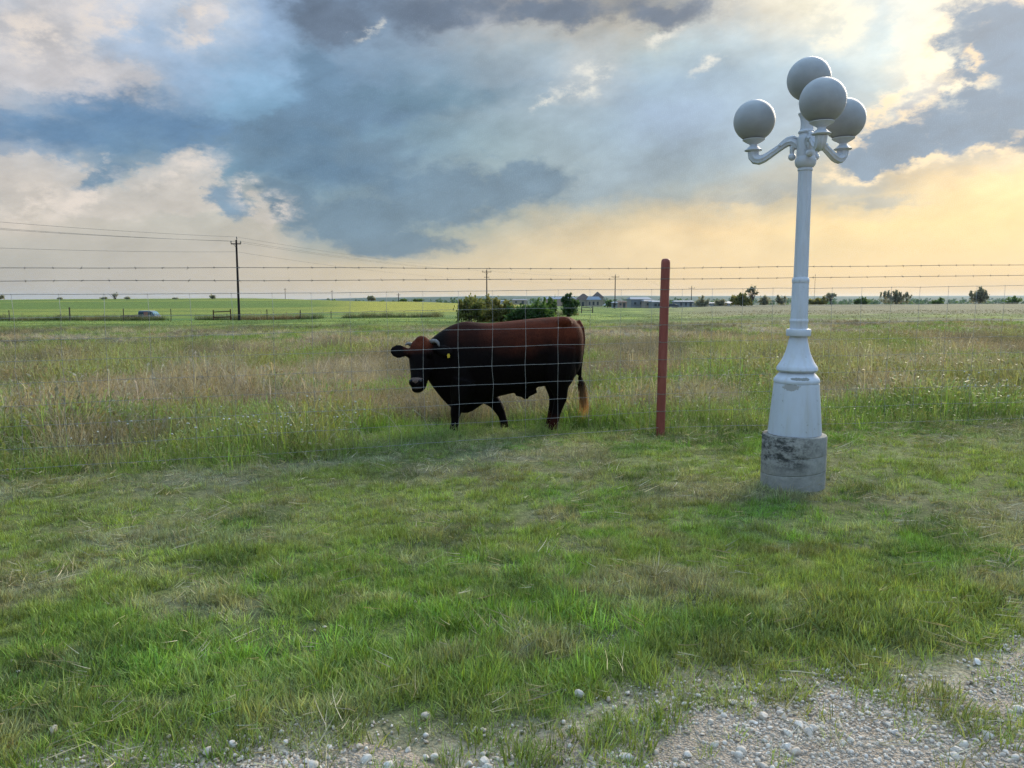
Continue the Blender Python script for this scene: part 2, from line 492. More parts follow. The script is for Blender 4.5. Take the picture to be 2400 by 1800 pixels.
# ------------------------------------------------------------------ terrain
_U = np.array([-0.70, -0.50, -0.35, -0.15, 0.0, 0.12, 0.35, 0.70])
_Y = np.array([0.0, 10, 40, 60, 95, 130, 200, 280, 350, 460, 700, 1200, 2500, 4200, 6500])
_Z = np.array([
    [0, 0, -.20, -.41, -1.09, -1.74, -1.45, -.10, 1.15, 0.9, -5, -12, -16, -16, -16],
    [0, 0, -.15, -.33, -1.09, -1.74, -1.35, 0.20, 1.80, 1.3, -5, -12, -16, -16, -16],
    [0, 0, -.12, -.28, -1.00, -1.65, -1.20, 0.45, 2.00, 1.4, -5, -12, -16, -16, -16],
    [0, 0, -.10, -.25, -0.70, -1.05, -0.60, 0.30, 0.60, -.6, -6, -9, -8, 4, 12],
    [0, 0, -.06, -.18, -0.56, -0.73, -0.85, -1.0, -1.2, -1.8, -5, -9, -6, 12, 22],
    [0, 0, -.04, -.12, -0.35, -0.60, -1.00, -1.8, -2.2, -2.8, -5, -9, -6, 12, 22],
    [0, 0, 0.04, 0.12, 0.13, 0.22, 0.30, -1.5, -3.0, -5.0, -9, -10, -6, 12, 23],
    [0, 0, 0.06, 0.19, 0.22, 0.30, 0.56, -1.0, -3.0, -6.0, -9, -10, -4, 12, 25]])
def terrain(x, y):
    x = np.asarray(x, float); y = np.asarray(y, float)
    Y = np.clip(y, 0, 6500)
    u = np.clip(x / np.maximum(Y, 4.0), -0.7, 0.7)
    z = 0
    for k, off in enumerate((-0.12, -0.04, 0.04, 0.12)):            # averaged, so the land has no creases
        ly = np.log(Y + 8) + off
        cols = np.stack([np.interp(ly, np.log(_Y + 8), row) for row in _Z])
        j = np.clip(np.searchsorted(_U, u) - 1, 0, len(_U) - 2)
        t = (u - _U[j]) / (_U[j + 1] - _U[j]); t = t * t * (3 - 2 * t)
        ij = (np.arange(cols.shape[1]) if cols.ndim == 2 else None)
        cf = cols.reshape(len(_U), -1); jf = j.ravel(); n = np.arange(cf.shape[1])
        z = z + (cf[jf, n] * (1 - t.ravel()) + cf[jf + 1, n] * t.ravel()).reshape(Y.shape) / 4
    z = z + 0.0115 * np.clip(x, -14, 14) * (1 - sstep(14, 60, Y))
    z = z + 0.035 * (fbm(x * 0.5, y * 0.5, 3, 3) - 0.5) * sstep(2, 4, Y)
    z = z + 0.6 * (fbm(x * 0.012, y * 0.012, 5, 3) - 0.5) * sstep(120, 400, Y)
    z = z + 14.0 * (fbm(x * 0.0011, y * 0.0016, 9, 4) - 0.5) * sstep(2200, 4200, Y) * sstep(-.30, -.05, u)
    return z
def tz(x, y): return float(terrain(np.array([x]), np.array([y]))[0])

FX0, FY0 = 1.775, 9.06                       # the fence post that stands in full view
def fence_y(x):
    x = np.asarray(x, float)
    return np.where(x < FX0, FY0 + 0.295 * (x - FX0), FY0 + 0.10 * (x - FX0))
def road_edge(x):
    x = np.asarray(x, float)
    return 2.66 + 0.150 * x + 0.044 * np.maximum(x, 0) ** 2 + 0.55 * (fbm(x * 1.6 + 5, x * 0 + 2.2, 21, 4) - 0.5)

C = {k: np.array(v) for k, v in dict(
    green=(.165, .305, .046), bright=(.172, .340, .044), olive=(.250, .320, .072), straw=(.42, .35, .19),
    dark=(.062, .120, .035), grey=(.33, .31, .235), tan=(.40, .325, .19), soil=(.11, .085, .06), mid=(.200, .315, .058)).items()}
def mix(a, b, t): return a * (1 - t[..., None]) + b * t[..., None]
def rep(c, x): return np.broadcast_to(c, x.shape + (3,)).copy()
def spot(x, y, cx, cy, rx, ry, soft=0.5):
    d = np.hypot((x - cx) / rx, (y - cy) / ry) + 0.5 * (fbm(x * 1.1, y * 1.1, 77, 3) - 0.5)
    return 1 - sstep(soft, 1.0, d)

LSTRAW, LGREY = np.array((.36, .34, .20)), np.array((.31, .33, .22))
def lawn_colour(x, y):
    n1, n2 = fbm(x * 0.8, y * 0.8, 31, 4), fbm(x * 2.3, y * 2.3, 32, 3)
    n3 = fbm(x * 0.55, y * 0.55, 33, 3)
    c = mix(rep(C['green'], x), C['mid'], sstep(.38, .62, n1))
    c = mix(c, C['bright'], 0.75 * sstep(.56, .70, n2) * sstep(.35, .6, n3))
    c = mix(c, C['olive'], 0.85 * sstep(.46, .60, n3))
    c = mix(c, LSTRAW, 0.75 * sstep(.56, .68, fbm(x * 1.4, y * 1.4, 34, 4)))
    c = mix(c, LSTRAW, 0.5 * sstep(.58, .66, fbm(x * 4.4, y * 4.4, 36, 3)))
    c = mix(c, np.array((.20, .16, .09)), 0.5 * sstep(.66, .72, fbm(x * 2.9, y * 2.9, 37, 3)))
    c = mix(c, C['dark'], 0.6 * sstep(.60, .75, fbm(x * 1.7, y * 1.7, 35, 3)))
    c = mix(c, C['olive'], 0.75 * spot(x, y, 5.0, 7.4, 2.6, 1.8))           # drier corner beyond the lamp
    c = mix(c, LGREY, 0.55 * spot(x, y, 6.5, 8.4, 2.2, 0.9))
    c = mix(c, C['bright'], 0.5 * spot(x, y, -1.25, 3.45, 1.0, 0.38))       # lush tongue near the gravel
    c = mix(c, C['bright'], 0.35 * spot(x, y, 0.1, 3.9, 0.8, 0.35))
    c = mix(c, C['bright'], 0.6 * spot(x, y, 2.9, 4.6, 0.9, 0.3))
    c = mix(c, LSTRAW, 0.75 * spot(x, y, -1.75, 4.05, 0.55, 0.22))
    c = mix(c, LGREY, 0.6 * spot(x, y, -2.3, 5.2, 1.3, 0.25))
    dF = fence_y(x) - y
    c = mix(c, LGREY, 0.70 * (1 - sstep(.5, 1.5, dF + 0.9 * (n1 - .5))) * sstep(.35, .6, n2) * (1 - sstep(0.2, 2.0, x)))
    c = mix(c, C['olive'] * 0.95, 0.6 * (1 - sstep(.1, .9, y - road_edge(x))))
    return c
def pasture_colour(x, y):
    dF = y - fence_y(x)
    n1 = fbm(x * 0.35, y * 0.16, 41, 4); n2 = fbm(x * 0.9, y * 0.45, 42, 4); n3 = fbm(x * 0.18, y * 0.09, 43, 3)
    n4 = fbm(x * .5, y * .25, 44, 4)
    c = mix(rep(np.array((.40, .375, .285)), x), np.array((.20, .185, .135)), sstep(.44, .56, n3))
    c = mix(c, C['tan'], sstep(.47, .58, n2) * .75)
    c = mix(c, C['olive'], sstep(.48, .56, n1) * 0.8)
    c = mix(c, C['mid'], sstep(.53, .60, n4) * 0.95)
    c = mix(c, np.array((.44, .40, .29)), sstep(.57, .63, fbm(x * .7, y * .3, 45, 4)) * .85)
    c = mix(c, np.array((.15, .145, .10)), sstep(.57, .64, fbm(x * .45, y * .22, 46, 4)) * .75)
    for p in ((-3.6, 10.9, 1.5, .5), (-1.2, 9.5, 1.3, .8), (-5.0, 10.2, 1.2, .6), (1.1, 9.8, 1.9, .8), (4.4, 10.2, 2.7, 1.0), (7.0, 10.5, 2.4, .9), (-2.4, 13.5, 2.6, .6), (3.4, 14.0, 3.0, .7)):
        c = mix(c, C['bright'] * .95, 0.95 * spot(x, y, *p))
    c = mix(c, C['mid'], 0.7 * (1 - sstep(.3, 1.8, dF)) * sstep(-4, 0, x + 0.8))
    c = mix(c, C['mid'], 0.35 * (1 - sstep(.2, .8, dF)))
    far = sstep(40, 60, y + 12 * (n2 - .5) - 10 * sstep(0, 40, x))
    g = mix(rep(np.array((.10, .17, .035)), x), C['olive'], sstep(.45, .7, n1))
    uu = x / np.maximum(y, 1)
    g = mix(g, np.array((.215, .195, .125)), sstep(.14, .30, uu) * 0.85 * sstep(66, 84, y + 14 * (n1 - .5)))
    g = mix(g, np.array((.15, .14, .085)), sstep(.52, .62, n2) * sstep(.1, .3, uu) * .6)
    return mix(c, g, far)
def land_colour(x, y):
    """colour of the land cover as the ground sheet shows it"""
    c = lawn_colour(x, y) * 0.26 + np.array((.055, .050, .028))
    rd = y - road_edge(x) + .5 * (fbm(x * 2.4, y * 2.4, 23, 3) - .5)
    c = mix(c, np.array((.36, .30, .22)), (1 - sstep(-.05, .45, rd)) * .9)
    past = pasture_colour(x, y)
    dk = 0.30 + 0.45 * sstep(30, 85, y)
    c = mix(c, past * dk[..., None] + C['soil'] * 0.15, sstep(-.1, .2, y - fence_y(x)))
    u = x / np.maximum(y, 1)
    crop = sstep(96, 104, y + 3 * (fbm(x * .05, y * .05, 51, 3) - .5) + 10 * sstep(-.3, -.05, u)) * (1 - sstep(.005, .03, u + 0.02 * (fbm(x * .02, y * .02, 52) - .5)))
    wave = fbm(x * .008 + y * .004, y * .030, 53, 4)
    cc = mix(rep(np.array((.105, .150, .036)), x), np.array((.180, .200, .044)), sstep(.42, .62, wave))
    cc = mix(cc, np.array((.27, .25, .045)), sstep(-.27, -.16, u + .05 * (wave - .5)) * sstep(112, 125, y) * 0.9)
    cc = cc * 1.0
    cc = mix(cc, np.array((.06, .13, .05)), sstep(.55, .7, fbm(x * .006, y * .022, 54, 3)) * .6)
    c = mix(c, cc, crop)
    c = mix(c, np.array((.035, .06, .035)), sstep(480, 800, y))
    return c

def nonuni(lim, fine, n):
    t = np.linspace(-1, 1, n)
    k = math.asinh(lim / fine)
    return fine * np.sinh(k * t)
gx = nonuni(7000, 4.0, 321)
gy = np.concatenate([np.linspace(-600, -4, 12), np.arange(-2, 16, 0.16), 16 * (6900 / 16) ** np.linspace(0, 1, 300)[1:]])
GX, GY = np.meshgrid(gx, gy)
GZ = terrain(GX, GY)
nv = GX.size; ny_, nx_ = GX.shape
ii = np.arange(nv).reshape(ny_, nx_)
quads = np.stack([ii[:-1, :-1], ii[:-1, 1:], ii[1:, 1:], ii[1:, :-1]], -1).reshape(-1, 4)
gm = bpy.data.meshes.new('ground')
gm.vertices.add(nv); gm.vertices.foreach_set('co', np.stack([GX, GY, GZ], -1).astype(np.float32).ravel())
gm.loops.add(quads.size); gm.loops.foreach_set('vertex_index', quads.astype(np.int32).ravel())
gm.polygons.add(len(quads)); gm.polygons.foreach_set('loop_start', np.arange(0, quads.size, 4, dtype=np.int32))
gm.polygons.foreach_set('use_smooth', [True] * len(quads))
gm.update(calc_edges=True)
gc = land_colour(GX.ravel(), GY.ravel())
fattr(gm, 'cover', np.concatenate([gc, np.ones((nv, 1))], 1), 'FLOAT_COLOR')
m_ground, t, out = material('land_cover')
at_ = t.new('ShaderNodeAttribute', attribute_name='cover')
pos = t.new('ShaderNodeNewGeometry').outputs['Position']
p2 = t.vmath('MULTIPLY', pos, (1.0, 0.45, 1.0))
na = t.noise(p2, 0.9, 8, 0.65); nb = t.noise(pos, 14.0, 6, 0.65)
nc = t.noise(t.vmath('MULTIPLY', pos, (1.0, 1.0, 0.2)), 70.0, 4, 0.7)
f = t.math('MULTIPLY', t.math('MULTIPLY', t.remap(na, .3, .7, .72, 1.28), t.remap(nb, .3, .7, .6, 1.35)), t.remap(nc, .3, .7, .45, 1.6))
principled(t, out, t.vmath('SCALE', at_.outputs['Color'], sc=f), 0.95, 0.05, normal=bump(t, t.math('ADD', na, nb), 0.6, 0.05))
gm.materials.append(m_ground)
ground = bpy.data.objects.new('ground', gm); col.objects.link(ground)
tag(ground, 'grassy land rolling from the gravel edge to the far horizon', kind='structure')

# ------------------------------------------------------------------ gravel road edge
m_gravel, t, out = material('limestone_fines')
pos = t.new('ShaderNodeNewGeometry').outputs['Position']
n1 = t.noise(pos, 3.0, 6, 0.6); n2 = t.noise(pos, 60.0, 5, 0.7)
vo = t.new('ShaderNodeTexVoronoi', feature='F1'); t.put(vo.inputs['Vector'], pos); vo.inputs['Scale'].default_value = 95
base = t.ramp(n1, [(0.3, (.32, .26, .19)), (0.5, (.46, .38, .29)), (0.7, (.36, .30, .23))])
base = t.vmath('SCALE', base, sc=t.math('MULTIPLY', t.remap(n2, .3, .7, .6, 1.35), t.remap(vo.outputs['Distance'], 0, .8, 1.15, .6)))
principled(t, out, base, 0.95, 0.1, normal=bump(t, t.math('ADD', t.math('MULTIPLY', vo.outputs['Distance'], -1.0), n2), 0.9, 0.012))
rx_ = np.linspace(-9, 9, 601)
mb = MB(); NR = 14
for x in rx_:
    e = float(road_edge(x)) + 0.02 + 0.30 * float(fbm(np.array([x * 7.0]), np.array([3.3]), 24, 3)[0] - .5)
    for k in range(NR):
        y = e - 7.5 * (k / (NR - 1)) ** 2
        mb.v.append((x, y, tz(x, y) + 0.006 - (0.03 if k == 0 else 0)))
for i in range(len(rx_) - 1):
    for k in range(NR - 1):
        a = i * NR + k
        mb.f.append((a, a + 1, a + NR + 1, a + NR))
road = mb.build('gravel_road', m_gravel, smooth=True)
tag(road, 'pale limestone gravel road edge at the foot of the lawn', kind='structure')

m_stone, t, out = material('limestone')
oi = t.new('ShaderNodeObjectInfo').outputs['Random']
pos = t.new('ShaderNodeNewGeometry').outputs['Position']
ns = t.noise(pos, 70.0, 5, 0.65)
base = t.ramp(oi, [(0.0, (.52, .46, .37)), (0.35, (.64, .57, .48)), (0.6, (.48, .39, .29)), (0.8, (.69, .63, .55)), (1.0, (.39, .33, .26))])
base = t.vmath('SCALE', base, sc=t.remap(ns, .3, .7, .78, 1.15))
principled(t, out, base, 0.9, 0.15, normal=bump(t, ns, 0.5, 0.006))
def stone_mesh(seed):
    r = np.random.default_rng(seed)
    b = MB().ball((0, 0, 0), (1, r.uniform(.55, .95), r.uniform(.40, .7)), 7, 5)
    vs = np.array(b.v)
    ax = r.normal(size=(8, 3))
    ax /= np.linalg.norm(ax, axis=1)[:, None]
    for a in ax:                       # knock a few flats off the pebble
        d = vs @ a; lim = r.uniform(.35, .75)
        vs = np.where((d > lim)[:, None], vs - np.outer(d - lim, a), vs)
    vs *= 1 + r.normal(0, .04, len(vs))[:, None]
    b.v = [tuple(v) for v in vs]
    return b
stone_meshes = []
for k in range(10):
    o = stone_mesh(100 + k).build('stone', m_stone, smooth=55)
    stone_meshes.append(o.data); bpy.data.objects.remove(o)
cnt = 0; tries = 0
while cnt < 290 and tries < 20000:
    tries += 1
    y = 2.4 + 1.9 * rng.random() ** 1.4; x = rng.uniform(-.70 * y - .1, .70 * y + .1)
    e = float(road_edge(x)); dd = y - e
    prob = 0.9 if dd < -0.05 else (0.5 if dd < 0.15 else (0.06 if dd < 0.45 else 0.003))
    clump = float(fbm(np.array([x * 3.0]), np.array([y * 3.0]), 61, 3)[0])
    if rng.random() > prob * (0.25 + 1.6 * max(0, clump - .3)): continue
    s = 0.009 + 0.007 * rng.exponential(1.0); s = min(s, 0.034)
    o = bpy.data.objects.new('stone', stone_meshes[int(rng.integers(10))])
    col.objects.link(o); o.parent = road
    o.location = (x, y, tz(x, y) + 0.006 + s * 0.12)
    o.scale = (s, s, s)
    o.rotation_euler = (rng.normal(0, .25), rng.normal(0, .25), rng.uniform(0, 6.28))
    cnt += 1

# ------------------------------------------------------------------ scattering (templates and points live in one mesh; nodes place the copies)
def scatter(name, templates, P, rot, scl, idx, tcol, mat, label, smooth=True):
    """templates: list of (verts, faces, tip, rnd); P: points"""
    V, Fc, tid, tip, rnd = [], [], [], [], []
    k0 = 0
    for k, (v, f, tp, rd) in enumerate(templates):
        V.append(v); tid += [k] * len(v); tip.append(tp); rnd.append(rd)
        Fc += [tuple(i + k0 for i in q) for q in f]
        k0 += len(v)
    n = len(P)
    V = np.concatenate(V + [P]); me = bpy.data.meshes.new(name)
    me.from_pydata(V.tolist(), [], Fc)
    z = np.zeros(n)
    fattr(me, 'tid', np.concatenate([tid, -np.ones(n)]), 'INT')
    fattr(me, 'tip', np.concatenate(tip + [z])); fattr(me, 'rnd', np.concatenate(rnd + [z]))
    pad = np.zeros((k0, 3))
    fattr(me, 'prot', np.concatenate([pad, rot]), 'FLOAT_VECTOR')
    fattr(me, 'pscl', np.concatenate([pad, scl]), 'FLOAT_VECTOR')
    fattr(me, 'pidx', np.concatenate([np.zeros(k0), idx]), 'INT')
    fattr(me, 'plant', np.concatenate([pad, tcol]), 'FLOAT_VECTOR')
    me.materials.append(mat)
    if smooth: me.polygons.foreach_set('use_smooth', [True] * len(me.polygons))
    o = bpy.data.objects.new(name, me); col.objects.link(o)
    tag(o, label, kind='stuff')
    ng = bpy.data.node_groups.new(name + '_scatter', 'GeometryNodeTree')
    ng.interface.new_socket('Geometry', in_out='INPUT', socket_type='NodeSocketGeometry')
    ng.interface.new_socket('Geometry', in_out='OUTPUT', socket_type='NodeSocketGeometry')
    N, L = ng.nodes, ng.links
    gi, go = N.new('NodeGroupInput'), N.new('NodeGroupOutput')
    def attr(nm, typ):
        a = N.new('GeometryNodeInputNamedAttribute'); a.data_type = typ; a.inputs['Name'].default_value = nm
        return a.outputs['Attribute']
    def where(k):
        c = N.new('FunctionNodeCompare'); c.data_type = 'INT'; c.operation = 'EQUAL'
        L.new(attr('tid', 'INT'), c.inputs[2]); c.inputs[3].default_value = k
        s = N.new('GeometryNodeSeparateGeometry'); s.domain = 'POINT'
        L.new(gi.outputs[0], s.inputs[0]); L.new(c.outputs[0], s.inputs['Selection'])
        return s.outputs[0]
    pts = where(-1)
    g2i = N.new('GeometryNodeGeometryToInstance')
    for k in range(len(templates)):
        one = N.new('GeometryNodeGeometryToInstance')
        L.new(where(k), one.inputs[0])
        if k == 0: jn = N.new('GeometryNodeJoinGeometry')
        L.new(one.outputs[0], jn.inputs[0])
    N.remove(g2i)
    iop = N.new('GeometryNodeInstanceOnPoints')
    L.new(pts, iop.inputs['Points']); L.new(jn.outputs[0], iop.inputs['Instance'])
    iop.inputs['Pick Instance'].default_value = True
    L.new(attr('pidx', 'INT'), iop.inputs['Instance Index'])
    e2r = N.new('FunctionNodeEulerToRotation'); L.new(attr('prot', 'FLOAT_VECTOR'), e2r.inputs[0])
    L.new(e2r.outputs[0], iop.inputs['Rotation']); L.new(attr('pscl', 'FLOAT_VECTOR'), iop.inputs['Scale'])
    L.new(iop.outputs[0], go.inputs[0])
    md = o.modifiers.new('scatter', 'NODES'); md.node_group = ng
    return o

def blades(seed, n, rad, h0, h1, w, lean, curl, seg=3, heads=0.0, spread=1.0):
    """a tuft of grass blades: curved, tapering strips; a share of them carry a seed head"""
    r = np.random.default_rng(seed)
    V, Fc, tip, rnd = [], [], [], []
    for i in range(n):
        a = r.uniform(0, 2 * math.pi); q = rad * math.sqrt(r.random())
        bx, by = q * math.cos(a), q * math.sin(a)
        d = a + r.normal(0, 0.9)                       # leans roughly outward
        h = r.uniform(h0, h1); le = abs(r.normal(0, lean)) * spread; cu = r.uniform(0.2, 1.0) * curl
        wd = w * r.uniform(.7, 1.3); rd = r.random()
        face = d + math.pi / 2 + r.normal(0, .5)
        sx, sy = math.cos(face), math.sin(face)
        k0 = len(V); x, y, z = bx, by, -0.01; ang = le
        hd = r.random() < heads
        for s in range(seg + 1):
            tt = s / seg
            ww = wd * (1 - tt ** 1.6) * .5 if not hd else wd * .35
            if s < seg or hd:
                V += [(x - sx * ww, y - sy * ww, z), (x + sx * ww, y + sy * ww, z)]; tip += [tt, tt]; rnd += [rd, rd]
            else:
                V.append((x, y, z)); tip.append(1.0); rnd.append(rd)
            st = h / seg
            x += math.sin(ang) * math.cos(d) * st; y += math.sin(ang) * math.sin(d) * st; z += math.cos(ang) * st
            ang = min(ang + cu / seg, 2.2)
        for s in range(seg - 1 + (1 if hd else 0)):
            b = k0 + 2 * s; Fc.append((b, b + 1, b + 3, b + 2))
        if not hd:
            b = k0 + 2 * (seg - 1); Fc.append((b, b + 1, b + 2))
        else:                                          # spindle-shaped head: two crossed lozenges
            hh = h * r.uniform(.14, .24); hw = wd * r.uniform(1.0, 1.8)
            x0, y0, z0 = V[-1]
            dirx, diry, dirz = math.sin(ang) * math.cos(d), math.sin(ang) * math.sin(d), math.cos(ang)
            for (ex, ey) in ((sx, sy), (-sy, sx)):
                k1 = len(V)
                V += [(x0, y0, z0), (x0 + dirx * hh * .4 + ex * hw, y0 + diry * hh * .4 + ey * hw, z0 + dirz * hh * .4),
                      (x0 + dirx * hh, y0 + diry * hh, z0 + dirz * hh), (x0 + dirx * hh * .4 - ex * hw, y0 + diry * hh * .4 - ey * hw, z0 + dirz * hh * .4)]
                tip += [1.3] * 4; rnd += [rd] * 4
                Fc.append((k1, k1 + 1, k1 + 2, k1 + 3))
    return np.array(V), Fc, np.array(tip), np.array(rnd)

def grass_material(name, dry_tip=(.36, .33, .19), tipmix=0.25, trans=0.28):
    m, t, out = material(name)
    pc = t.new('ShaderNodeAttribute', attribute_type='INSTANCER', attribute_name='plant').outputs['Vector']
    tip = t.new('ShaderNodeAttribute', attribute_name='tip').outputs['Fac']
    rd = t.new('ShaderNodeAttribute', attribute_name='rnd').outputs['Fac']
    c = t.vmath('SCALE', pc, sc=t.remap(rd, 0, 1, .42, 1.58))
    yl = t.math('MULTIPLY', t.remap(rd, .90, .94, 0, 1), 0.6)      # an odd dead blade in every tuft
    c = t.mixc(yl, c, dry_tip)
    c = t.mixc(t.remap(tip, .45, 1.3, 0, tipmix * 2), c, dry_tip)
    d = t.new('ShaderNodeBsdfPrincipled')
    t.put(d.inputs['Base Color'], c); d.inputs['Roughness'].default_value = 0.55
    d.inputs['Specular IOR Level'].default_value = 0.22
    tr = t.new('ShaderNodeBsdfTranslucent'); t.put(tr.inputs[0], t.vmath('MULTIPLY', c, (1.3, 1.25, .6)))
    mx = t.new('ShaderNodeMixShader'); mx.inputs[0].default_value = trans
    t.l.new(d.outputs[0], mx.inputs[1]); t.l.new(tr.outputs[0], mx.inputs[2]); t.l.new(mx.outputs[0], out.inputs[0])
    return m
m_lawn = grass_material('lawn_blade', (.36, .36, .15), 0.10)
m_tall = grass_material('pasture_blade', (.33, .28, .185), 0.26)
m_dry = grass_material('dry_blade', (.45, .38, .24), 0.3, 0.2)

def sample_band(n, y0, y1, margin, slope=0.72):
    """points spread evenly over the ground between two distances"""
    ys, xs = [], []
    tot = 0
    while tot < n:
        y = rng.uniform(y0, y1, n); x = rng.uniform(-1, 1, n) * (slope * y1 + margin)
        k = np.abs(x) < slope * y + margin
        xs.append(x[k]); ys.append(y[k]); tot += k.sum()
    return np.concatenate(xs)[:n], np.concatenate(ys)[:n]
def pts3(x, y, dz=0.0): return np.stack([x, y, terrain(x, y) + dz], -1)
def rots(n, tilt=0.12): return np.stack([rng.normal(0, tilt, n), rng.normal(0, tilt, n), rng.uniform(0, 6.283, n)], -1)
def scl3(s, v=0.12):
    s = np.asarray(s)
    return np.stack([s * (1 + rng.normal(0, v, len(s))), s * (1 + rng.normal(0, v, len(s))), s * (1 + rng.normal(0, v, len(s)))], -1)

# --- the mown lawn
T = [blades(200 + k, 34, .060, .022, .060, .0036, .70, 1.2) for k in range(6)] + [blades(210 + k, 26, .05, .04, .095, .0042, .50, 1.0) for k in range(4)]
LAMP_X, LAMP_Y = 2.455, 6.60
x, y = sample_band(42000, 2.35, 10.6, 0.8)
x2, y2 = sample_band(17000, 2.35, 5.4, 0.5)
x, y = np.concatenate([x, x2]), np.concatenate([y, y2])
keep = (y < fence_y(x) + 0.15) & (np.hypot(x - LAMP_X, y - LAMP_Y) > 0.30)
de = y - road_edge(x)
pr = np.where(de < 0, 0.035 + 0.6 * sstep(.50, .60, fbm(x * 2.6, y * 2.6, 71, 3)) * sstep(-.45, -.02, de), 0.25 + 0.75 * sstep(0.0, .6, de)) * (0.22 + 0.78 * sstep(.38, .47, fbm(x * 2.2, y * 2.2, 72, 4)))
keep &= rng.random(len(x)) < pr
x, y = x[keep], y[keep]
n = len(x)
lush = np.clip(spot(x, y, -1.25, 3.45, 1.0, 0.38) + .7 * spot(x, y, 0.1, 3.9, .8, .35) + .7 * spot(x, y, 2.9, 4.6, .9, .3) + sstep(.58, .72, fbm(x * 1.1, y * 1.1, 73, 3)) * .7, 0, 1)
idx = np.where(rng.random(n) < .15 + .6 * lush, rng.integers(6, 10, n), rng.integers(0, 6, n))
sc_ = (0.62 + 0.62 * fbm(x * 1.5, y * 1.5, 74, 3) + .28 * lush) * rng.uniform(.75, 1.2, n) * (1 - .16 * sstep(3.6, 5.0, y))
clump = worley(x / .15, y / .15, 11)                     # grass stands in hummocks with dark gaps between
sc_ *= np.clip(1.34 - .90 * clump, .46, 1.3)
lc = lawn_colour(x, y) * rng.uniform(.66, 1.28, (n, 1)) * (.72 + .56 * fbm(x * 4.5, y * 4.5, 75, 3))[:, None] * (.85 + .3 * _hash(np.floor(x / .15 + .3 * fbm(x * 9, y * 9, 3)).astype(np.int64), np.floor(y / .15).astype(np.int64), 4))[:, None] * (1 + rng.normal(0, .05, (n, 3)))
scatter('lawn_grass', T, pts3(x, y), rots(n), scl3(sc_), idx, lc, m_lawn, 'short mown green grass between the gravel and the wire fence')

# --- cut straw lying on the lawn
T = [blades(230 + k, 9, .10, .05, .16, .0030, .3, .5) for k in range(4)]
x, y = sample_band(4200, 2.4, 10.2, 0.6)
dF = fence_y(x) - y
strawy = 0.10 + 0.9 * sstep(.52, .68, fbm(x * 1.4, y * 1.4, 34, 4)) + 0.9 * (1 - sstep(.4, 1.5, dF)) + 0.5 * (1 - sstep(0, .9, y - road_edge(x))) + .8 * spot(x, y, -1.75, 4.05, .55, .22) + .6 * spot(x, y, -2.3, 5.2, 1.3, .25)
keep = (dF > 0.05) & (rng.random(len(x)) < strawy) & (np.hypot(x - LAMP_X, y - LAMP_Y) > 0.36)
x, y = x[keep], y[keep]; n = len(x)
rt = np.stack([rng.choice([-1, 1], n) * rng.normal(1.35, .15, n), rng.normal(0, .1, n), rng.uniform(0, 6.283, n)], -1)
cc = mix(rep(C['grey'] * 1.1, x), C['straw'], rng.random(n)) * rng.uniform(.7, 1.15, (n, 1))
scatter('dry_grass', T, pts3(x, y, 0.035), rt, scl3(rng.uniform(.7, 1.3, n)), rng.integers(0, 4, n), cc, m_dry, 'dry cut grass and straw lying in patches on the lawn')

# --- the rough pasture behind the fence
TG = [blades(300 + k, 26, .09, .10, .28, .0060, .50, 1.0) for k in range(4)]                       # leafy green
TD = [blades(310 + k, 22, .11, .12, .34, .0042, .42, .8, heads=.40) for k in range(5)]           # stalky, dry
TB = [blades(320 + k, 34, .38, .14, .42, .011, .50, .8, seg=2, heads=.25) for k in range(4)]     # broad clumps for the distance
X, Y, ID, S, CO = [], [], [], [], []
def tall(nn, y0, y1, margin, kinds, smin, smax):
    x, y = sample_band(nn, y0, y1, margin)
    k = y > fence_y(x) - 0.16 + 0.30 * rng.random(nn)
    x, y = x[k], y[k]; n = len(x)
    c = pasture_colour(x, y)
    green = sstep(.9, 1.5, c[:, 1] / np.maximum(c[:, 0], 1e-3))
    if kinds == 'near':
        i = np.where(rng.random(n) < green * .9 + .05, rng.integers(0, 4, n), rng.integers(4, 9, n))
    else:
        i = rng.integers(9, 13, n)
    h = .86 * rng.uniform(smin, smax, n) * (0.45 + 1.1 * fbm(x * .7, y * .45, 81, 3)) * (1 - .25 * green)
    h *= 0.62 + .12 * (1 - sstep(-2.6, -1.6, x)) + .38 * sstep(0, .8, y - fence_y(x))
    h *= np.clip(1.35 - .75 * worley(x / .6, y / .6, 12), .5, 1.35)
    h *= 1 - 0.62 * spot(x, y, -.3, 9.1, 2.2, 1.1, .7)
    X.append(x); Y.append(y); ID.append(i); S.append(h); CO.append(c * np.array((1.0, .94, 1.0)) * rng.uniform(.60, 1.38, (n, 1)) * (1 + rng.normal(0, .05, (n, 3))))
tall(20000, 6.6, 16, 1.5, 'near', .75, 1.25)
tall(20000, 15, 28, 2.0, 'near', .8, 1.3)
tall(17000, 26, 52, 3.0, 'far', .75, 1.2)
tall(9000, 50, 98, 4.0, 'far', .55, .95)
x, y = np.concatenate(X), np.concatenate(Y); n = len(x)
scatter('tall_grass', TG + TD + TB, pts3(x, y), rots(n, .10), scl3(np.concatenate(S)), np.concatenate(ID), np.concatenate(CO), m_tall,
        'rough pasture of tall dry and green grass behind the fence')

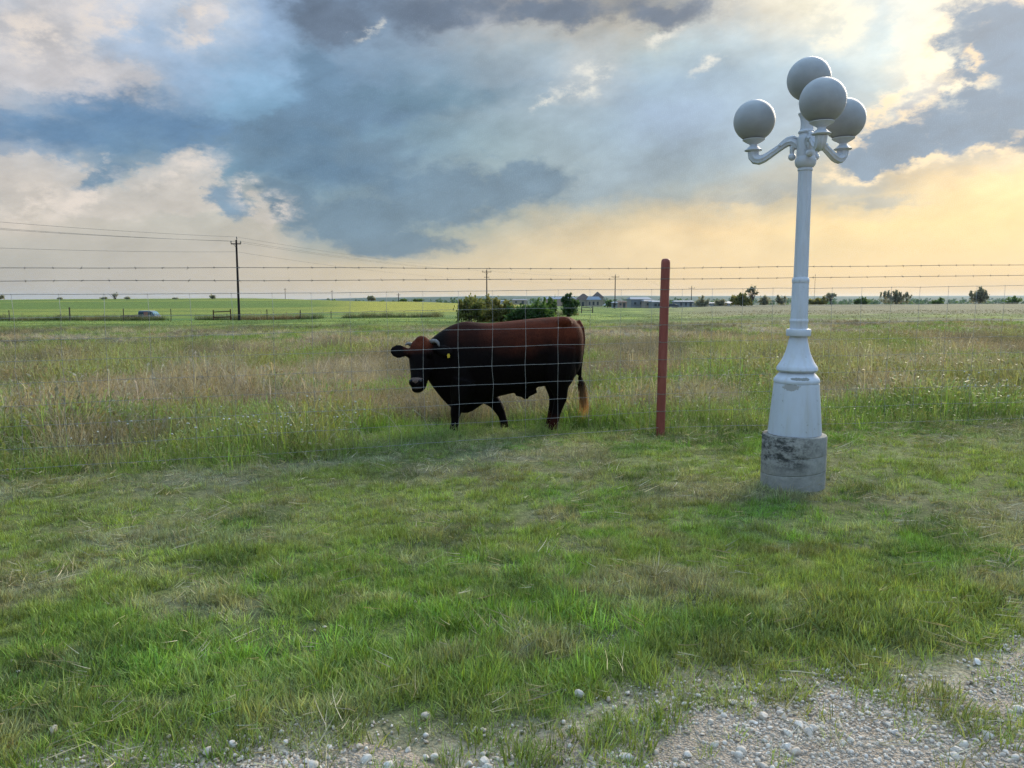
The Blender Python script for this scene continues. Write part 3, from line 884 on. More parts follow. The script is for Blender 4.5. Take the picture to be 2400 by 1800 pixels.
# --- pebbles too small to pick out
T = []
for k in range(5):
    b = stone_mesh(140 + k)
    T.append((np.array(b.v), b.f, np.zeros(len(b.v)), np.full(len(b.v), .5)))
m_peb, t, out = material('pebble')
pc = t.new('ShaderNodeAttribute', attribute_type='INSTANCER', attribute_name='plant').outputs['Vector']
pos = t.new('ShaderNodeNewGeometry').outputs['Position']
principled(t, out, t.vmath('SCALE', pc, sc=t.remap(t.noise(pos, 150, 4), .3, .7, .8, 1.15)), 0.9, 0.15)
x, y = sample_band(60000, 2.3, 4.2, 0.2)
dd = y - road_edge(x); cl = fbm(x * 2.5, y * 2.5, 62, 4)
pr = np.where(dd < 0.02, 1.0, np.where(dd < .22, .28, .004)) * sstep(.26, .52, cl)
k = rng.random(len(x)) < pr
x, y = x[k], y[k]; n = len(x)
cc = mix(rep(np.array((.65, .58, .48)), x), np.array((.43, .34, .25)), rng.random(n)) * rng.uniform(.7, 1.15, (n, 1))
s_ = 0.0032 + 0.0032 * rng.exponential(1, n); s_ = np.minimum(s_, .014)
scatter('gravel', T, pts3(x, y, 0.007), rots(n, .3), scl3(s_), rng.integers(0, 5, n), cc, m_peb, 'small pale pebbles strewn along the road edge')

# ------------------------------------------------------------------ wire fence
m_red, t, out = material('red_oxide_paint')
oc = t.new('ShaderNodeTexCoord').outputs['Object']
nz = t.noise(t.vmath('MULTIPLY', oc, (1, 1, .25)), 14, 6, .65); fine = t.noise(oc, 60, 5, .6)
base = t.ramp(nz, [(.25, (.17, .040, .026)), (.5, (.235, .056, .036)), (.72, (.28, .09, .058))])
base = t.mixc(t.remap(fine, .66, .72, 0, .6), base, (.16, .10, .07))
principled(t, out, base, .55, .35, normal=bump(t, fine, .25, .003))
m_wire = simple_mat('galvanised_wire', (.27, .265, .245), .5, .4, .35, .35, 30)
m_barb = simple_mat('weathered_barbed_wire', (.20, .17, .14), .6, .4, .5, .3, 30)

FZ0 = tz(FX0, FY0)
fence = thing('wire_fence', 'woven wire fence on red steel posts with two barbed strands on top', 'fence', (FX0, FY0, FZ0))
FB = Vector((FX0, FY0, FZ0))
XL, XR = -6.6, 9.4
def fground(x):
    y = float(fence_y(x))
    return Vector((x, y, -0.02 + 0.0115 * np.clip(x, -14, 14) + 0.005))
def post(x, lean, h, r=.053):
    b = fground(x); y = b.y + 0.03
    pts, rad = [], []
    for s in (-.25, .0, .4, .78, .80, .82, 1.3, 1.9, h - .05, h - .02, h - .006, h):
        pts.append(Vector((x + lean * s, y, b.z + s)) - FB)
        rad.append(r * (1.0 if s < h - .06 else {0: 1.0, 1: .93, 2: .72, 3: .3}[int(np.searchsorted([h - .05, h - .02, h - .006, h], s - 1e-9))]) * (1.03 if abs(s - .80) < .005 else 1))
    return MB().tube(pts, rad, 20).build('post', m_red, fence, smooth=40)
p_main = post(FX0, 0.010, 2.11)
post(-4.93, -0.02, 2.08)
def strand(x0, x1, h, seed, step=.12, sag=.0, wob=.004):
    xs = np.arange(x0, x1 + 1e-6, step)
    w = (fbm(xs * 2.2, xs * 0 + seed, 90 + seed, 3) - .5) * wob * 2
    lows = (fbm(xs * .45, xs * 0 + seed * 3.1, 95, 2) - .5) * sag
    return [fground(float(x)) + Vector((0, 0, h + float(a) + float(b))) - FB for x, a, b in zip(xs, w, lows)]
for h, sd_ in ((2.0, 1), (1.875, 2)):
    pts = strand(XL, XR, h, sd_, .16, .02, .002)
    w = MB().tube(pts, .0030, 5).build('barbed_wire', m_barb, fence, smooth=True)
    b = MB()
    d0 = 0.0
    xs = np.arange(XL + .06, XR, .225)
    for x in xs:
        f = (x - XL) / .16; i = int(f); q = f - i
        if i + 1 >= len(pts): continue
        p = pts[i].lerp(pts[i + 1], q)
        b.ball(p, (.0125, .0055, .0055), 6, 4)
        for sgn in (-1, 1):
            e = Vector((rng.uniform(-.018, .018), rng.uniform(-.012, .012), sgn * rng.uniform(.010, .020)))
            b.tube([p, p + e], [.0024, .0010], 4)
    tag(b.build('barbs', m_barb, w), kind='stuff')
levels = [1.75 - .205 * k for k in range(9)]
wires = []
for k, h in enumerate(levels):
    pts = strand(XL, XR, h, 10 + k, .09, .03, .006)
    wires.append(pts)
    MB().tube(pts, 0.0026 if k in (0, 8) else .0020, 5).build('wire', m_wire, fence, smooth=True)
for h in [2.0, 1.875] + levels[:-1]:                     # wire ties round the post
    q = fground(FX0) - FB
    MB().lathe([(.054, -.004), (.058, -.004), (.058, .004), (.054, .004)], 16, (q.x + .010 * h, q.y + .03, q.z + h), cap=False).build('wire_tie', m_barb, p_main)
stays = [FX0 - .15 - .368 * k for k in range(22)] + [FX0 + .22 + .367 * k for k in range(20)]
for si, x in enumerate(stays):
    pts = []; b = MB()
    kink = rng.random() < .25; kl = rng.integers(1, 7)
    for k, h in enumerate(levels):
        f = (x + float(rng.normal(0, .004)) - XL) / .09; i = int(f)
        if i < 0 or i + 1 >= len(wires[k]): continue
        p = wires[k][i].lerp(wires[k][i + 1], f - i)
        b.ball(p, (.0055, .005, .0065), 5, 4)
        pts.append(p)
        if kink and k == kl: pts.append(p + Vector((-.018, 0, -.08)))
    b.tube(pts, .0019, 5)
    b.build('stay_wire', m_wire, fence, smooth=True)

# ------------------------------------------------------------------ lamp post
m_white, t, out = material('chipped_white_paint')
oc = t.new('ShaderNodeTexCoord').outputs['Object']
ox, oy, oz = t.sep(oc)
n1 = t.noise(t.vmath('MULTIPLY', oc, (1, 1, .35)), 5, 6, .6); n2 = t.noise(oc, 22, 7, .65); n3 = t.noise(t.vmath('MULTIPLY', oc, (6, 6, .5)), 3, 4, .6)
base = t.mixc(t.remap(n1, .35, .7, 0, 1), (.54, .57, .61), (.46, .48, .50))
base = t.mixc(t.remap(n3, .50, .72, 0, .6), base, (.44, .43, .39))                       # rain streaks
low = t.remap(oz, .25, 1.3, 1, 0.25)
chip = t.math('MULTIPLY', t.remap(n2, .635, .66, 0, 1), low)
base = t.mixc(chip, base, (.23, .22, .19))
# one large bare patch high on the pedestal, with its own ragged outline
mp = t.new('ShaderNodeMapping', vector_type='TEXTURE'); t.put(mp.inputs[0], oc)
mp.inputs['Location'].default_value = (-.105, -.18, .875); mp.inputs['Scale'].default_value = (.075, .12, .036)
patch = t.remap(t.math('ADD', t.vmath('LENGTH', mp.outputs[0]), t.math('MULTIPLY', t.math('SUBTRACT', n2, .5), 1.6)), .78, .86, 1, 0)
base = t.mixc(t.math('MULTIPLY', patch, .9), base, (.30, .29, .26))
mp = t.new('ShaderNodeMapping', vector_type='TEXTURE'); t.put(mp.inputs[0], oc)
mp.inputs['Location'].default_value = (-.04, -.19, .945); mp.inputs['Scale'].default_value = (.11, .12, .014)
patch = t.remap(t.math('ADD', t.vmath('LENGTH', mp.outputs[0]), t.math('MULTIPLY', t.math('SUBTRACT', n2, .5), 2.0)), .78, .90, 1, 0)
base = t.mixc(t.math('MULTIPLY', patch, .9), base, (.17, .17, .14))
principled(t, out, base, t.remap(n1, .3, .7, .38, .6), .4, normal=bump(t, t.math('ADD', n2, t.math('MULTIPLY', patch, -1.0)), .18, .004))

m_conc, t, out = material('stained_concrete')
oc = t.new('ShaderNodeTexCoord').outputs['Object']
ox, oy, oz = t.sep(oc)
n1 = t.noise(oc, 4.5, 7, .65); n2 = t.noise(oc, 28, 6, .7); n3 = t.noise(t.vmath('MULTIPLY', oc, (1, 1, 2.2)), 9, 8, .72)
base = t.mixc(t.remap(n1, .3, .7, 0, 1), (.25, .24, .205), (.34, .325, .285))
base = t.vmath('SCALE', base, sc=t.remap(n2, .3, .7, .78, 1.15))
side = t.remap(t.math('ADD', ox, t.math('MULTIPLY', t.math('SUBTRACT', n1, .5), .45)), .16, -.06, 0, 1)
n4 = t.noise(oc, 45, 5, .7)
stain = t.math('MULTIPLY', t.remap(t.math('ADD', n3, t.math('MULTIPLY', t.math('SUBTRACT', n4, .5), .45)), .42, .58, 0, 1), t.math('MULTIPLY', side, t.remap(oz, .12, .26, .05, 1)))
base = t.mixc(t.math('MULTIPLY', stain, .93), base, (.035, .036, .034))                   # black lichen on the weather side
rim = t.math('MULTIPLY', t.remap(oz, .44, .475, 0, 1), t.remap(n3, .3, .5, 0, 1))
base = t.mixc(t.math('MULTIPLY', rim, .55), base, (.20, .18, .14))
seam = t.math('ABSOLUTE', t.math('SUBTRACT', oz, t.math('ADD', .135, t.math('MULTIPLY', ox, .09))))
seam2 = t.math('ABSOLUTE', t.math('SUBTRACT', oz, t.math('ADD', .28, t.math('MULTIPLY', ox, .06))))
sm = t.math('MAXIMUM', t.remap(seam, 0, .006, 1, 0), t.remap(seam2, 0, .006, .8, 0))
hb = t.math('ADD', t.math('MULTIPLY', n2, .5), t.math('MULTIPLY', sm, -1.2))
principled(t, out, base, .92, .15, normal=bump(t, hb, .6, .008))

m_globe, t, out = material('opal_globe')
oc = t.new('ShaderNodeTexCoord').outputs['Object']
n1 = t.noise(oc, 9, 5, .6)
base = t.mixc(t.remap(n1, .35, .7, 0, 1), (.33, .335, .325), (.28, .285, .28))
pb_ = t.new('ShaderNodeBsdfPrincipled'); t.put(pb_.inputs['Base Color'], base); pb_.inputs['Roughness'].default_value = .45; pb_.inputs['Specular IOR Level'].default_value = .25
pb_.inputs['Subsurface Weight'].default_value = .85; pb_.inputs['Subsurface Radius'].default_value = (1, 1, 1); pb_.inputs['Subsurface Scale'].default_value = .12
tr = t.new('ShaderNodeBsdfTranslucent'); t.put(tr.inputs[0], (.45, .44, .40))
mx = t.new('ShaderNodeMixShader'); mx.inputs[0].default_value = .0
t.l.new(pb_.outputs[0], mx.inputs[1]); t.l.new(tr.outputs[0], mx.inputs[2]); t.l.new(mx.outputs[0], out.inputs[0])

LB = Vector((LAMP_X, LAMP_Y, tz(LAMP_X, LAMP_Y)))
lamp = thing('street_lamp', 'white ornamental lamp post with four round globes on a concrete drum', 'street lamp', LB)
def lz(py): return at(1880, py, LAMP_Y).z - LB.z
def lr(hw, py):
    d = LAMP_Y * CP - (at(1880, py, LAMP_Y).z - EYE) * SP
    return hw / F_PX * d
def c3(prof): return [(lr(h / 2 / 2.861, 600 + cyy / 2.861), lz(600 + cyy / 2.861)) for h, cyy in prof]
def c2(prof): return [(lr(h / 2 / 5.184, 100 + cyy / 5.184), lz(100 + cyy / 5.184)) for h, cyy in prof]
ztop = lz(600 + 1187 / 2.861)
rc = .268
drum = MB(); prof = [(rc, -.35), (rc, .10), (rc * .997, .13), (rc * 1.004, .14), (rc * 1.004, .27), (rc * .997, .28), (rc, .29), (rc, ztop - .02), (rc - .006, ztop - .006), (rc - .022, ztop)]
drum.lathe(prof, 64)
drum.build('concrete_footing', m_conc, lamp, smooth=30)
ped = c3([(342, 1187), (344, 1180), (290, 852)])
ped[0] = (ped[0][0], ztop - .002)
MB().lathe(ped + [(ped[-1][0] - .01, ped[-1][1] + .004)], 48).build('pedestal', m_white, lamp, smooth=35)
MB().lathe(c3([(270, 852), (288, 850), (297, 838), (291, 822), (270, 808), (236, 788), (216, 778)]), 48).build('pedestal_cap', m_white, lamp, smooth=35)
MB().lathe(c3([(214, 779), (250, 771), (266, 762), (262, 746), (250, 735), (222, 715), (186, 680), (160, 645), (140, 608), (124, 572), (112, 538)]), 48).build('flared_skirt', m_white, lamp, smooth=35)
MB().lathe(c3([(118, 538), (152, 536), (158, 530), (158, 496), (152, 490), (124, 487)]), 32).build('square_collar', m_white, lamp, smooth=35)
sh = c3([(116, 489), (114, 452), (118, 446), (122, 436), (118, 426), (112, 420), (108, 184)])
MB().lathe(sh, 12).build('lower_shaft', m_white, lamp, smooth=20)
MB().lathe(c3([(100, 186), (110, 178), (112, 162), (106, 150), (98, 144)]), 24).build('shaft_ring', m_white, lamp, smooth=35)
up_prof = [c3([(94, 148)])[0], c2([(160, 1560)])[0]]
MB().lathe(up_prof, 12).build('upper_shaft', m_white, lamp, smooth=20)
MB().lathe(c2([(160, 1562), (176, 1556), (178, 1538), (168, 1524), (190, 1516), (232, 1490), (250, 1450), (246, 1420), (222, 1396), (214, 1385)]), 32).build('hub_bulb', m_white, lamp, smooth=35)
MB().lathe(c2([(214, 1388), (216, 1300), (214, 1180), (204, 1150), (176, 1130), (172, 1110), (196, 1098), (198, 1082), (176, 1068), (158, 1060)]), 32).build('hub', m_white, lamp, smooth=35)
MB().lathe(c2([(160, 1064), (150, 1030), (146, 980), (158, 930), (186, 890), (212, 868), (214, 858), (150, 850), (120, 800), (128, 752), (210, 738), (216, 726), (150, 716)]), 32).build('finial_stem', m_white, lamp, smooth=35)
ZG, ZT, RG = 3.175 - LB.z, 3.454 - LB.z, .174
def globe(c, label):
    o = MB().ball((0, 0, 0), RG, 40, 24).build('globe', m_globe, lamp, smooth=True, loc=c)
    return o
globe((0, 0, ZT), 'top')
CR = .000708
def arm(ang, rad):
    ca, sa = math.cos(ang), math.sin(ang)
    def W(r, z): return Vector((r * ca, r * sa, ZG + z))
    path = [(.055, -.262), (.075, -.232), (.105, -.213), (.140, -.216), (.175, -.238), (.22, -.268), (.27, -.302), (.31, -.326), (.345, -.336), (.375, -.326), (.392, -.300), (.396, -.262)]
    rr = [.030, .034, .034, .031, .029, .029, .031, .034, .038, .041, .043, .045]
    k = rad / .396
    a = MB().tube([W(r * k, z) for r, z in path], rr, 24, lobes=8, lobe=.09).build('arm', m_white, lamp, smooth=50)
    leaf = MB()
    leaf.tube([W(.20 * k, -.222), W(.168 * k, -.205), W(.135 * k, -.186), W(.10, -.176), (W(.07, -.19))], [.006, .016, .020, .018, .010], 10)
    for s in (-1, 1):
        leaf.ball(W(.185 * k, -.235) + Vector((-sa, ca, 0)) * s * .026, (.02, .012, .014), 8, 6)
    leaf.build('acanthus_leaf', m_white, a, smooth=50)
    sc = MB()
    sc.tube([W(.085, -.235), W(.11, -.262), W(.115, -.295), W(.108, -.325)], [.028, .026, .018, .016], 12)
    sc.ball(W(.112, -.337), .031, 14, 10)
    sc.build('scroll', m_white, a, smooth=50)
    c = W(rad, 0)
    MB().lathe([(.046, -.262), (.052, -.256), (.073, -.252), (.074, -.246), (.060, -.238), (.044, -.222), (.032, -.212), (.031, -.200), (.045, -.192), (.074, -.176), (.092, -.163), (.094, -.157), (.070, -.158)], 32, (c.x, c.y, c.z)).build('globe_holder', m_white, lamp, smooth=35)
    globe(c, '')
arm(R(146), .44)
arm(R(26), .43)
arm(R(-96), .43)

# ------------------------------------------------------------------ the bull
BS = .00139                                  # metres per unit of the drawing used below
BULL = Vector((0, 9.62, 0))
o_ = at(880 + 1200 / 3.95, 700 + 1225 / 3.95, 9.62)
BULL = Vector((o_.x, 9.62, tz(o_.x, 9.62) - 0.01))
def bp(cx, cy, by=0.0):
    """a point of the bull's outline drawing, set by metres nearer (-) or farther (+) than its midline"""
    k = (BULL.y + by) / BULL.y
    x, z = BULL.x + (cx - 1200) * BS, BULL.z + (1225 - cy) * BS
    return Vector((x * k - BULL.x, by, EYE + (z - EYE) * k - BULL.z))
def egg(sections, n=28, sq=2.3):
    """closed loft through egg-shaped sections: (centre, half width vector, half height vector, narrowing below)"""
    b = MB(); m = len(sections)
    for c, wv, hv, nar in sections:
        for k in range(n):
            a = 2 * math.pi * k / n
            ca, sa = math.cos(a), math.sin(a)
            ca = math.copysign(abs(ca) ** (2 / sq), ca); sa = math.copysign(abs(sa) ** (2 / sq), sa)
            w = 1 - nar * max(0, -sa)
            b.v.append(tuple(c + wv * (ca * w) + hv * sa))
    for i in range(m - 1):
        for k in range(n):
            k2 = (k + 1) % n
            b.f.append((i * n + k, i * n + k2, (i + 1) * n + k2, (i + 1) * n + k))
    b.f.append(tuple(reversed(range(n)))); b.f.append(tuple(range((m - 1) * n, m * n)))
    return b
body = MB()
def put(b): body.add(b.v, b.f)
def interp_sections(rows, N=44):
    r = np.array(rows, float); tt = np.linspace(0, 1, len(r)); q = np.linspace(0, 1, N)
    res = np.stack([np.interp(q, tt, r[:, k]) for k in range(r.shape[1])], -1)
    for _ in range(3):
        res[1:-1] = res[1:-1] * .5 + (res[:-2] + res[2:]) * .25
    return res
torso = [  # along, top, bottom, half width, depth offset, narrowing
    (1902, 345, 520, .06, 0, 0), (1888, 290, 620, .15, 0, 0), (1850, 236, 720, .23, 0, .1), (1790, 198, 790, .275, 0, .2), (1720, 190, 810, .29, 0, .25), (1640, 198, 815, .295, 0, .25),
    (1540, 205, 822, .31, 0, .2), (1440, 214, 845, .335, 0, .15), (1340, 224, 872, .36, 0, .15), (1240, 236, 893, .37, 0, .15), (1140, 246, 915, .365, 0, .2), (1050, 254, 955, .345, 0, .3),
    (970, 250, 1005, .325, 0, .4), (900, 238, 1058, .315, 0, .5), (840, 236, 1076, .30, -.005, .55), (780, 250, 1062, .285, -.015, .6), (720, 272, 1030, .265, -.03, .6), (660, 305, 975, .24, -.05, .55),
    (610, 338, 915, .215, -.07, .5), (560, 375, 850, .19, -.09, .4), (520, 410, 790, .16, -.11, .3), (480, 450, 720, .11, -.13, .2)]
secs = []
for cx, top, bot, hw, by, nar in interp_sections(torso, 60):
    secs.append((bp(cx, (top + bot) / 2, by), Vector((0, hw, 0)), Vector((0, 0, (bot - top) / 2 * BS)), nar))
put(egg(secs, 32, 2.25))
# head, turned to look at the camera
P0, P1 = bp(452, 402, -.20), bp(402, 850, -.40)
ax = (P1 - P0); HL = ax.length; axn = ax.normalized()
face = Vector((-.30, -1, .0)); face = (face - axn * face.dot(axn)).normalized()      # way the forehead looks
lat = axn.cross(face).normalized()
head = [(-.055, .045, .04, .06), (0.0, .110, .085, .05), (.06, .142, .115, .05), (.14, .158, .14, .06), (.24, .163, .155, .07), (.34, .166, .165, .08), (.44, .157, .165, .085), (.55, .140, .150, .08), (.66, .121, .128, .07),
        (.76, .106, .110, .055), (.84, .103, .100, .045), (.90, .102, .094, .04), (.95, .092, .084, .04), (1.0, .066, .062, .045), (1.03, .03, .03, .05)]
secs = []
for tt, w, d, back in interp_sections(head, 40):
    secs.append((P0 + ax * tt - face * back, lat * (w * .98), face * d, .18))
put(egg(secs, 28, 2.5))
def HP(tt, l, f): return P0 + ax * tt + lat * l + face * f
LS = 1 if lat.x > 0 else -1                     # which lateral sign points to the picture's right
# crest of curly hair, brow ridges, cheeks, jaw
body.ball(HP(.02, 0, .0), (.085, .07, .06), 14, 10)
for s in (-1, 1):
    body.ball(HP(.30, s * .135, .045), (.045, .05, .055), 12, 8)
    body.ball(HP(.47, s * .095, -.10), (.07, .09, .12), 12, 8)
    body.ball(HP(.885, s * .055, .035), (.045, .04, .045), 12, 8)
body.ball(HP(.985, 0.015, -.05), (.075, .06, .045), 14, 8)      # lower lip
# ears
def ear(pts, w, flat, roll):
    pts = [Vector(p) for p in pts]
    b = MB(); n = 14; m = len(pts)
    for i, p in enumerate(pts):
        tdir = (pts[min(i + 1, m - 1)] - pts[max(i - 1, 0)]).normalized()
        nrm = Vector((roll[0], roll[1], roll[2])); nrm = (nrm - tdir * nrm.dot(tdir)).normalized(); sd2 = tdir.cross(nrm)
        for k in range(n):
            a = 2 * math.pi * k / n
            b.v.append(tuple(p + sd2 * (w[i] * math.cos(a)) + nrm * (flat * (w[i] / max(w)) ** .5 * math.sin(a))))
    for i in range(m - 1):
        for k in range(n):
            k2 = (k + 1) % n
            b.f.append((i * n + k, i * n + k2, (i + 1) * n + k2, (i + 1) * n + k))
    b.f.append(tuple(reversed(range(n)))); b.f.append(tuple(range((m - 1) * n, m * n)))
    put(b)
ear([bp(350, 505, -.24), bp(312, 508, -.25), bp(280, 510, -.26), bp(245, 508, -.265), bp(208, 500, -.265), bp(184, 490, -.26), bp(172, 484, -.26)], [.036, .052, .076, .088, .078, .052, .016], .024, (0.25, -1, .25))
ear([bp(560, 478, -.26), bp(600, 488, -.28), bp(640, 500, -.30), bp(680, 512, -.325), bp(710, 520, -.34), bp(728, 524, -.345)], [.036, .050, .070, .074, .055, .016], .024, (-.2, -1, .3))
# legs
def leg(pts, rad, flat=None):
    pts2, rad2 = [], []
    P = np.array([list(p) for p in pts]); q = np.linspace(0, len(P) - 1, 26); ix = np.arange(len(P))
    PP = np.stack([np.interp(q, ix, P[:, k]) for k in range(3)], -1); RR = np.interp(q, ix, rad)
    for _ in range(1):
        PP[1:-1] = PP[1:-1] * .5 + (PP[:-2] + PP[2:]) * .25; RR[1:-1] = RR[1:-1] * .5 + (RR[:-2] + RR[2:]) * .25
    b = MB().tube([Vector(p) for p in PP], list(RR), 16); put(b)
leg([bp(830, 760, -.18), bp(800, 900, -.19), bp(768, 1010, -.17), bp(748, 1075, -.16), bp(745, 1120, -.16), bp(744, 1165, -.16), bp(738, 1192, -.165), bp(730, 1228, -.175)],
    [.17, .135, .085, .066, .049, .052, .050, .062])
leg([bp(900, 760, .17), bp(1000, 880, .18), bp(1110, 970, .17), bp(1150, 1040, .16), bp(1168, 1080, .16), bp(1185, 1130, .16), bp(1192, 1175, .16), bp(1190, 1222, .155)],
    [.17, .13, .085, .068, .054, .050, .052, .060])
leg([bp(1700, 480, -.13), bp(1690, 640, -.17), bp(1680, 780, -.17), bp(1700, 880, -.155), bp(1705, 930, -.15), bp(1682, 1010, -.15), bp(1660, 1090, -.15), bp(1648, 1150, -.155), bp(1640, 1185, -.16), bp(1628, 1228, -.17)],
    [.22, .20, .155, .095, .082, .062, .055, .055, .055, .066])
leg([bp(1700, 480, .13), bp(1660, 640, .17), bp(1640, 780, .17), bp(1650, 880, .155), bp(1655, 935, .15), bp(1640, 1010, .15), bp(1622, 1090, .15), bp(1612, 1150, .15), bp(1606, 1185, .15), bp(1596, 1222, .145)],
    [.22, .19, .145, .09, .078, .060, .054, .055, .055, .066])
body.ball(bp(1700, 640, -.15), (.20, .16, .30), 18, 12)          # thigh
body.ball(bp(1700, 640, .15), (.20, .15, .30), 18, 12)
body.ball(bp(830, 690, -.17), (.17, .15, .32), 18, 12)           # shoulder
body.ball(bp(830, 690, .17), (.17, .15, .32), 18, 12)
body.ball(bp(1730, 245, -.17), (.10, .08, .07), 14, 8)           # hook bones
body.ball(bp(1730, 245, .17), (.10, .08, .07), 14, 8)
body.tube([bp(1360, 870), bp(1385, 905), bp(1390, 940)], [.07, .05, .03], 12)      # sheath
body.tube([bp(1300, 870), bp(1390, 890), bp(1480, 850)], [.06, .06, .05], 12)
# tail
leg([bp(1840, 240, 0), bp(1885, 300, 0), bp(1900, 400, 0), bp(1893, 520, .0), bp(1880, 640, .0), bp(1876, 740, .0), bp(1884, 820, .0)], [.055, .042, .034, .028, .024, .022, .018])
me = bpy.data.meshes.new('body_shape'); me.from_pydata(body.v, [], body.f)
bm = bmesh.new(); bm.from_mesh(me); bmesh.ops.recalc_face_normals(bm, faces=bm.faces); bm.to_mesh(me); bm.free()
tmp = bpy.data.objects.new('body_shape', me); col.objects.link(tmp)
md = tmp.modifiers.new('r', 'REMESH'); md.mode = 'VOXEL'; md.voxel_size = .0125
md = tmp.modifiers.new('s', 'SMOOTH'); md.factor = .5; md.iterations = 5
dg = bpy.context.evaluated_depsgraph_get()
bme = bpy.data.meshes.new_from_object(tmp.evaluated_get(dg))
bpy.data.objects.remove(tmp)
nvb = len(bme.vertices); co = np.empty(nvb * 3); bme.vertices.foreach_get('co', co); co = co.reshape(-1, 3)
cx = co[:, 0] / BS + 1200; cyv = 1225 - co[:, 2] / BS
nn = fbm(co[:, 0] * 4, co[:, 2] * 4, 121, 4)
coat_and_light = (1 - sstep(240, 560, cyv + 200 * (nn - .5))) * sstep(820, 1150, cx + 160 * (nn - .5))          # rusty red back and rump; sunlit top and underside shade put into the colour
coat_and_light = np.maximum(coat_and_light, .30 * (1 - sstep(300, 520, cyv)) * sstep(640, 760, cx))
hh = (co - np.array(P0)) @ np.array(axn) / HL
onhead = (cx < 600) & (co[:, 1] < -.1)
coat_and_light = np.where(onhead, np.maximum(coat_and_light, 1.0 * (1 - sstep(.10, .36, hh + .12 * (nn - .5))) * sstep(300, 330, cx) * (1 - sstep(520, 590, cx))), coat_and_light)          # red poll
coat_and_light = np.maximum(coat_and_light, .35 * sstep(1040, 1120, cyv) * (cx > 1500))
fattr(bme, 'coat_and_light', coat_and_light)
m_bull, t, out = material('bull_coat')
ca_ = t.new('ShaderNodeAttribute', attribute_name='coat_and_light').outputs['Fac']
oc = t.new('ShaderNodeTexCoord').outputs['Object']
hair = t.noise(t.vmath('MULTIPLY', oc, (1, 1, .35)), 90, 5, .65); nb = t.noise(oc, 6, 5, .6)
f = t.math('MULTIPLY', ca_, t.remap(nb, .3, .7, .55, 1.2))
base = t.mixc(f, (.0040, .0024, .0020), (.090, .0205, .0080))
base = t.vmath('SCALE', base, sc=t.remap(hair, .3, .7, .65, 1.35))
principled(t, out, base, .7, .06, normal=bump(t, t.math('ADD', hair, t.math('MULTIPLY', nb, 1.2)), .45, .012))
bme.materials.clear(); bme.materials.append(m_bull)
bme.polygons.foreach_set('use_smooth', [True] * len(bme.polygons))
bull = thing('bull', 'dark red-brown horned bull with a yellow ear tag behind the wire fence', 'bull', BULL)
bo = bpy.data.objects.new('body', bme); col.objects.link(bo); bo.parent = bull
m_horn = simple_mat('horn', (.13, .115, .10), .4, .4, 0, .35, 25)
m_nose = simple_mat('muzzle_skin', (.125, .082, .064), .5, .3, 0, .3, 40, .3)
m_black = simple_mat('black_skin', (.008, .007, .007), .35, .5, 0, .1)
m_lip = simple_mat('pale_lip', (.09, .07, .06), .6, .2, 0, .3, 40)
m_tag = simple_mat('yellow_tag', (.62, .42, .03), .5, .3, 0, .1)
m_switch, t, out = material('tail_hair')
rd = t.new('ShaderNodeAttribute', attribute_name='tip').outputs['Fac']
base = t.mixc(t.remap(rd, .15, .9, 0, 1), (.025, .011, .006), (.55, .27, .08))
d = t.new('ShaderNodeBsdfPrincipled'); t.put(d.inputs['Base Color'], base); d.inputs['Roughness'].default_value = .5
tr = t.new('ShaderNodeBsdfTranslucent'); t.put(tr.inputs[0], base)
mx = t.new('ShaderNodeMixShader'); mx.inputs[0].default_value = .35
t.l.new(d.outputs[0], mx.inputs[1]); t.l.new(tr.outputs[0], mx.inputs[2]); t.l.new(mx.outputs[0], out.inputs[0])
# horns
h1 = MB().tube([bp(530, 425, -.22), bp(552, 416, -.24), bp(578, 416, -.27), bp(597, 430, -.29), bp(606, 452, -.305), bp(608, 466, -.315)], [.032, .029, .025, .020, .012, .004], 14)
h1.build('horn', m_horn, bull, smooth=True)
h2 = MB().tube([bp(362, 448, -.20), bp(340, 440, -.21), bp(326, 437, -.225), bp(314, 440, -.24), bp(306, 447, -.25), bp(302, 453, -.255)], [.028, .024, .019, .014, .008, .003], 14)
h2.build('horn', m_horn, bull, smooth=True)
for s in (-1, 1):
    e = MB().ball(HP(.315, s * .155, .052), .021, 14, 10).build('eye', m_black, bull, smooth=True)
nose = MB(); n = 9
rot = Matrix((lat, axn, face)).transposed()
# nose pad: a shield between the nostrils
outl = [(-.078, .80), (-.03, .795), (.03, .795), (.078, .80), (.062, .85), (.048, .89), (.045, .925), (0, .935), (-.045, .925), (-.048, .89), (-.062, .85)]
def pad_f(l, tt): return .072 - 4.0 * l * l - 1.2 * max(0, tt - .9)
for dz_ in (-.05, .0):
    for l, tt in outl: nose.v.append(tuple(HP(tt, l, pad_f(l, tt) + dz_)))
nose.v.append(tuple(HP(.86, 0, .080)))
k = len(outl)
for i in range(k):
    j = (i + 1) % k
    nose.f.append((i, j, k + j, k + i)); nose.f.append((k + i, k + j, 2 * k))
nose.build('muzzle', m_nose, bull, smooth=60)
for s in (-1, 1):
    MB().ball(HP(.862, s * .066, .058), (.020, .014, .022), 10, 8).build('nostril', m_black, bull, smooth=True)
lip = MB().tube([HP(.985, l, .012 - 3.2 * l * l) for l in np.linspace(-.06, .06, 9)], [.005, .008, .010, .011, .011, .011, .010, .008, .005], 10)
lip.build('lower_lip', m_lip, bull, smooth=True)
tg = MB(); c = bp(690, 545, -.385)
prof = [(-.010, .022), (.010, .022), (.018, .004), (.014, -.026), (-.010, -.030), (-.016, 0)]
for yy in (-.004, .004):
    for a_, b_ in prof: tg.v.append((c.x + a_ * .9 + yy * .3, c.y + yy + a_ * .45, c.z + b_))
k = len(prof)
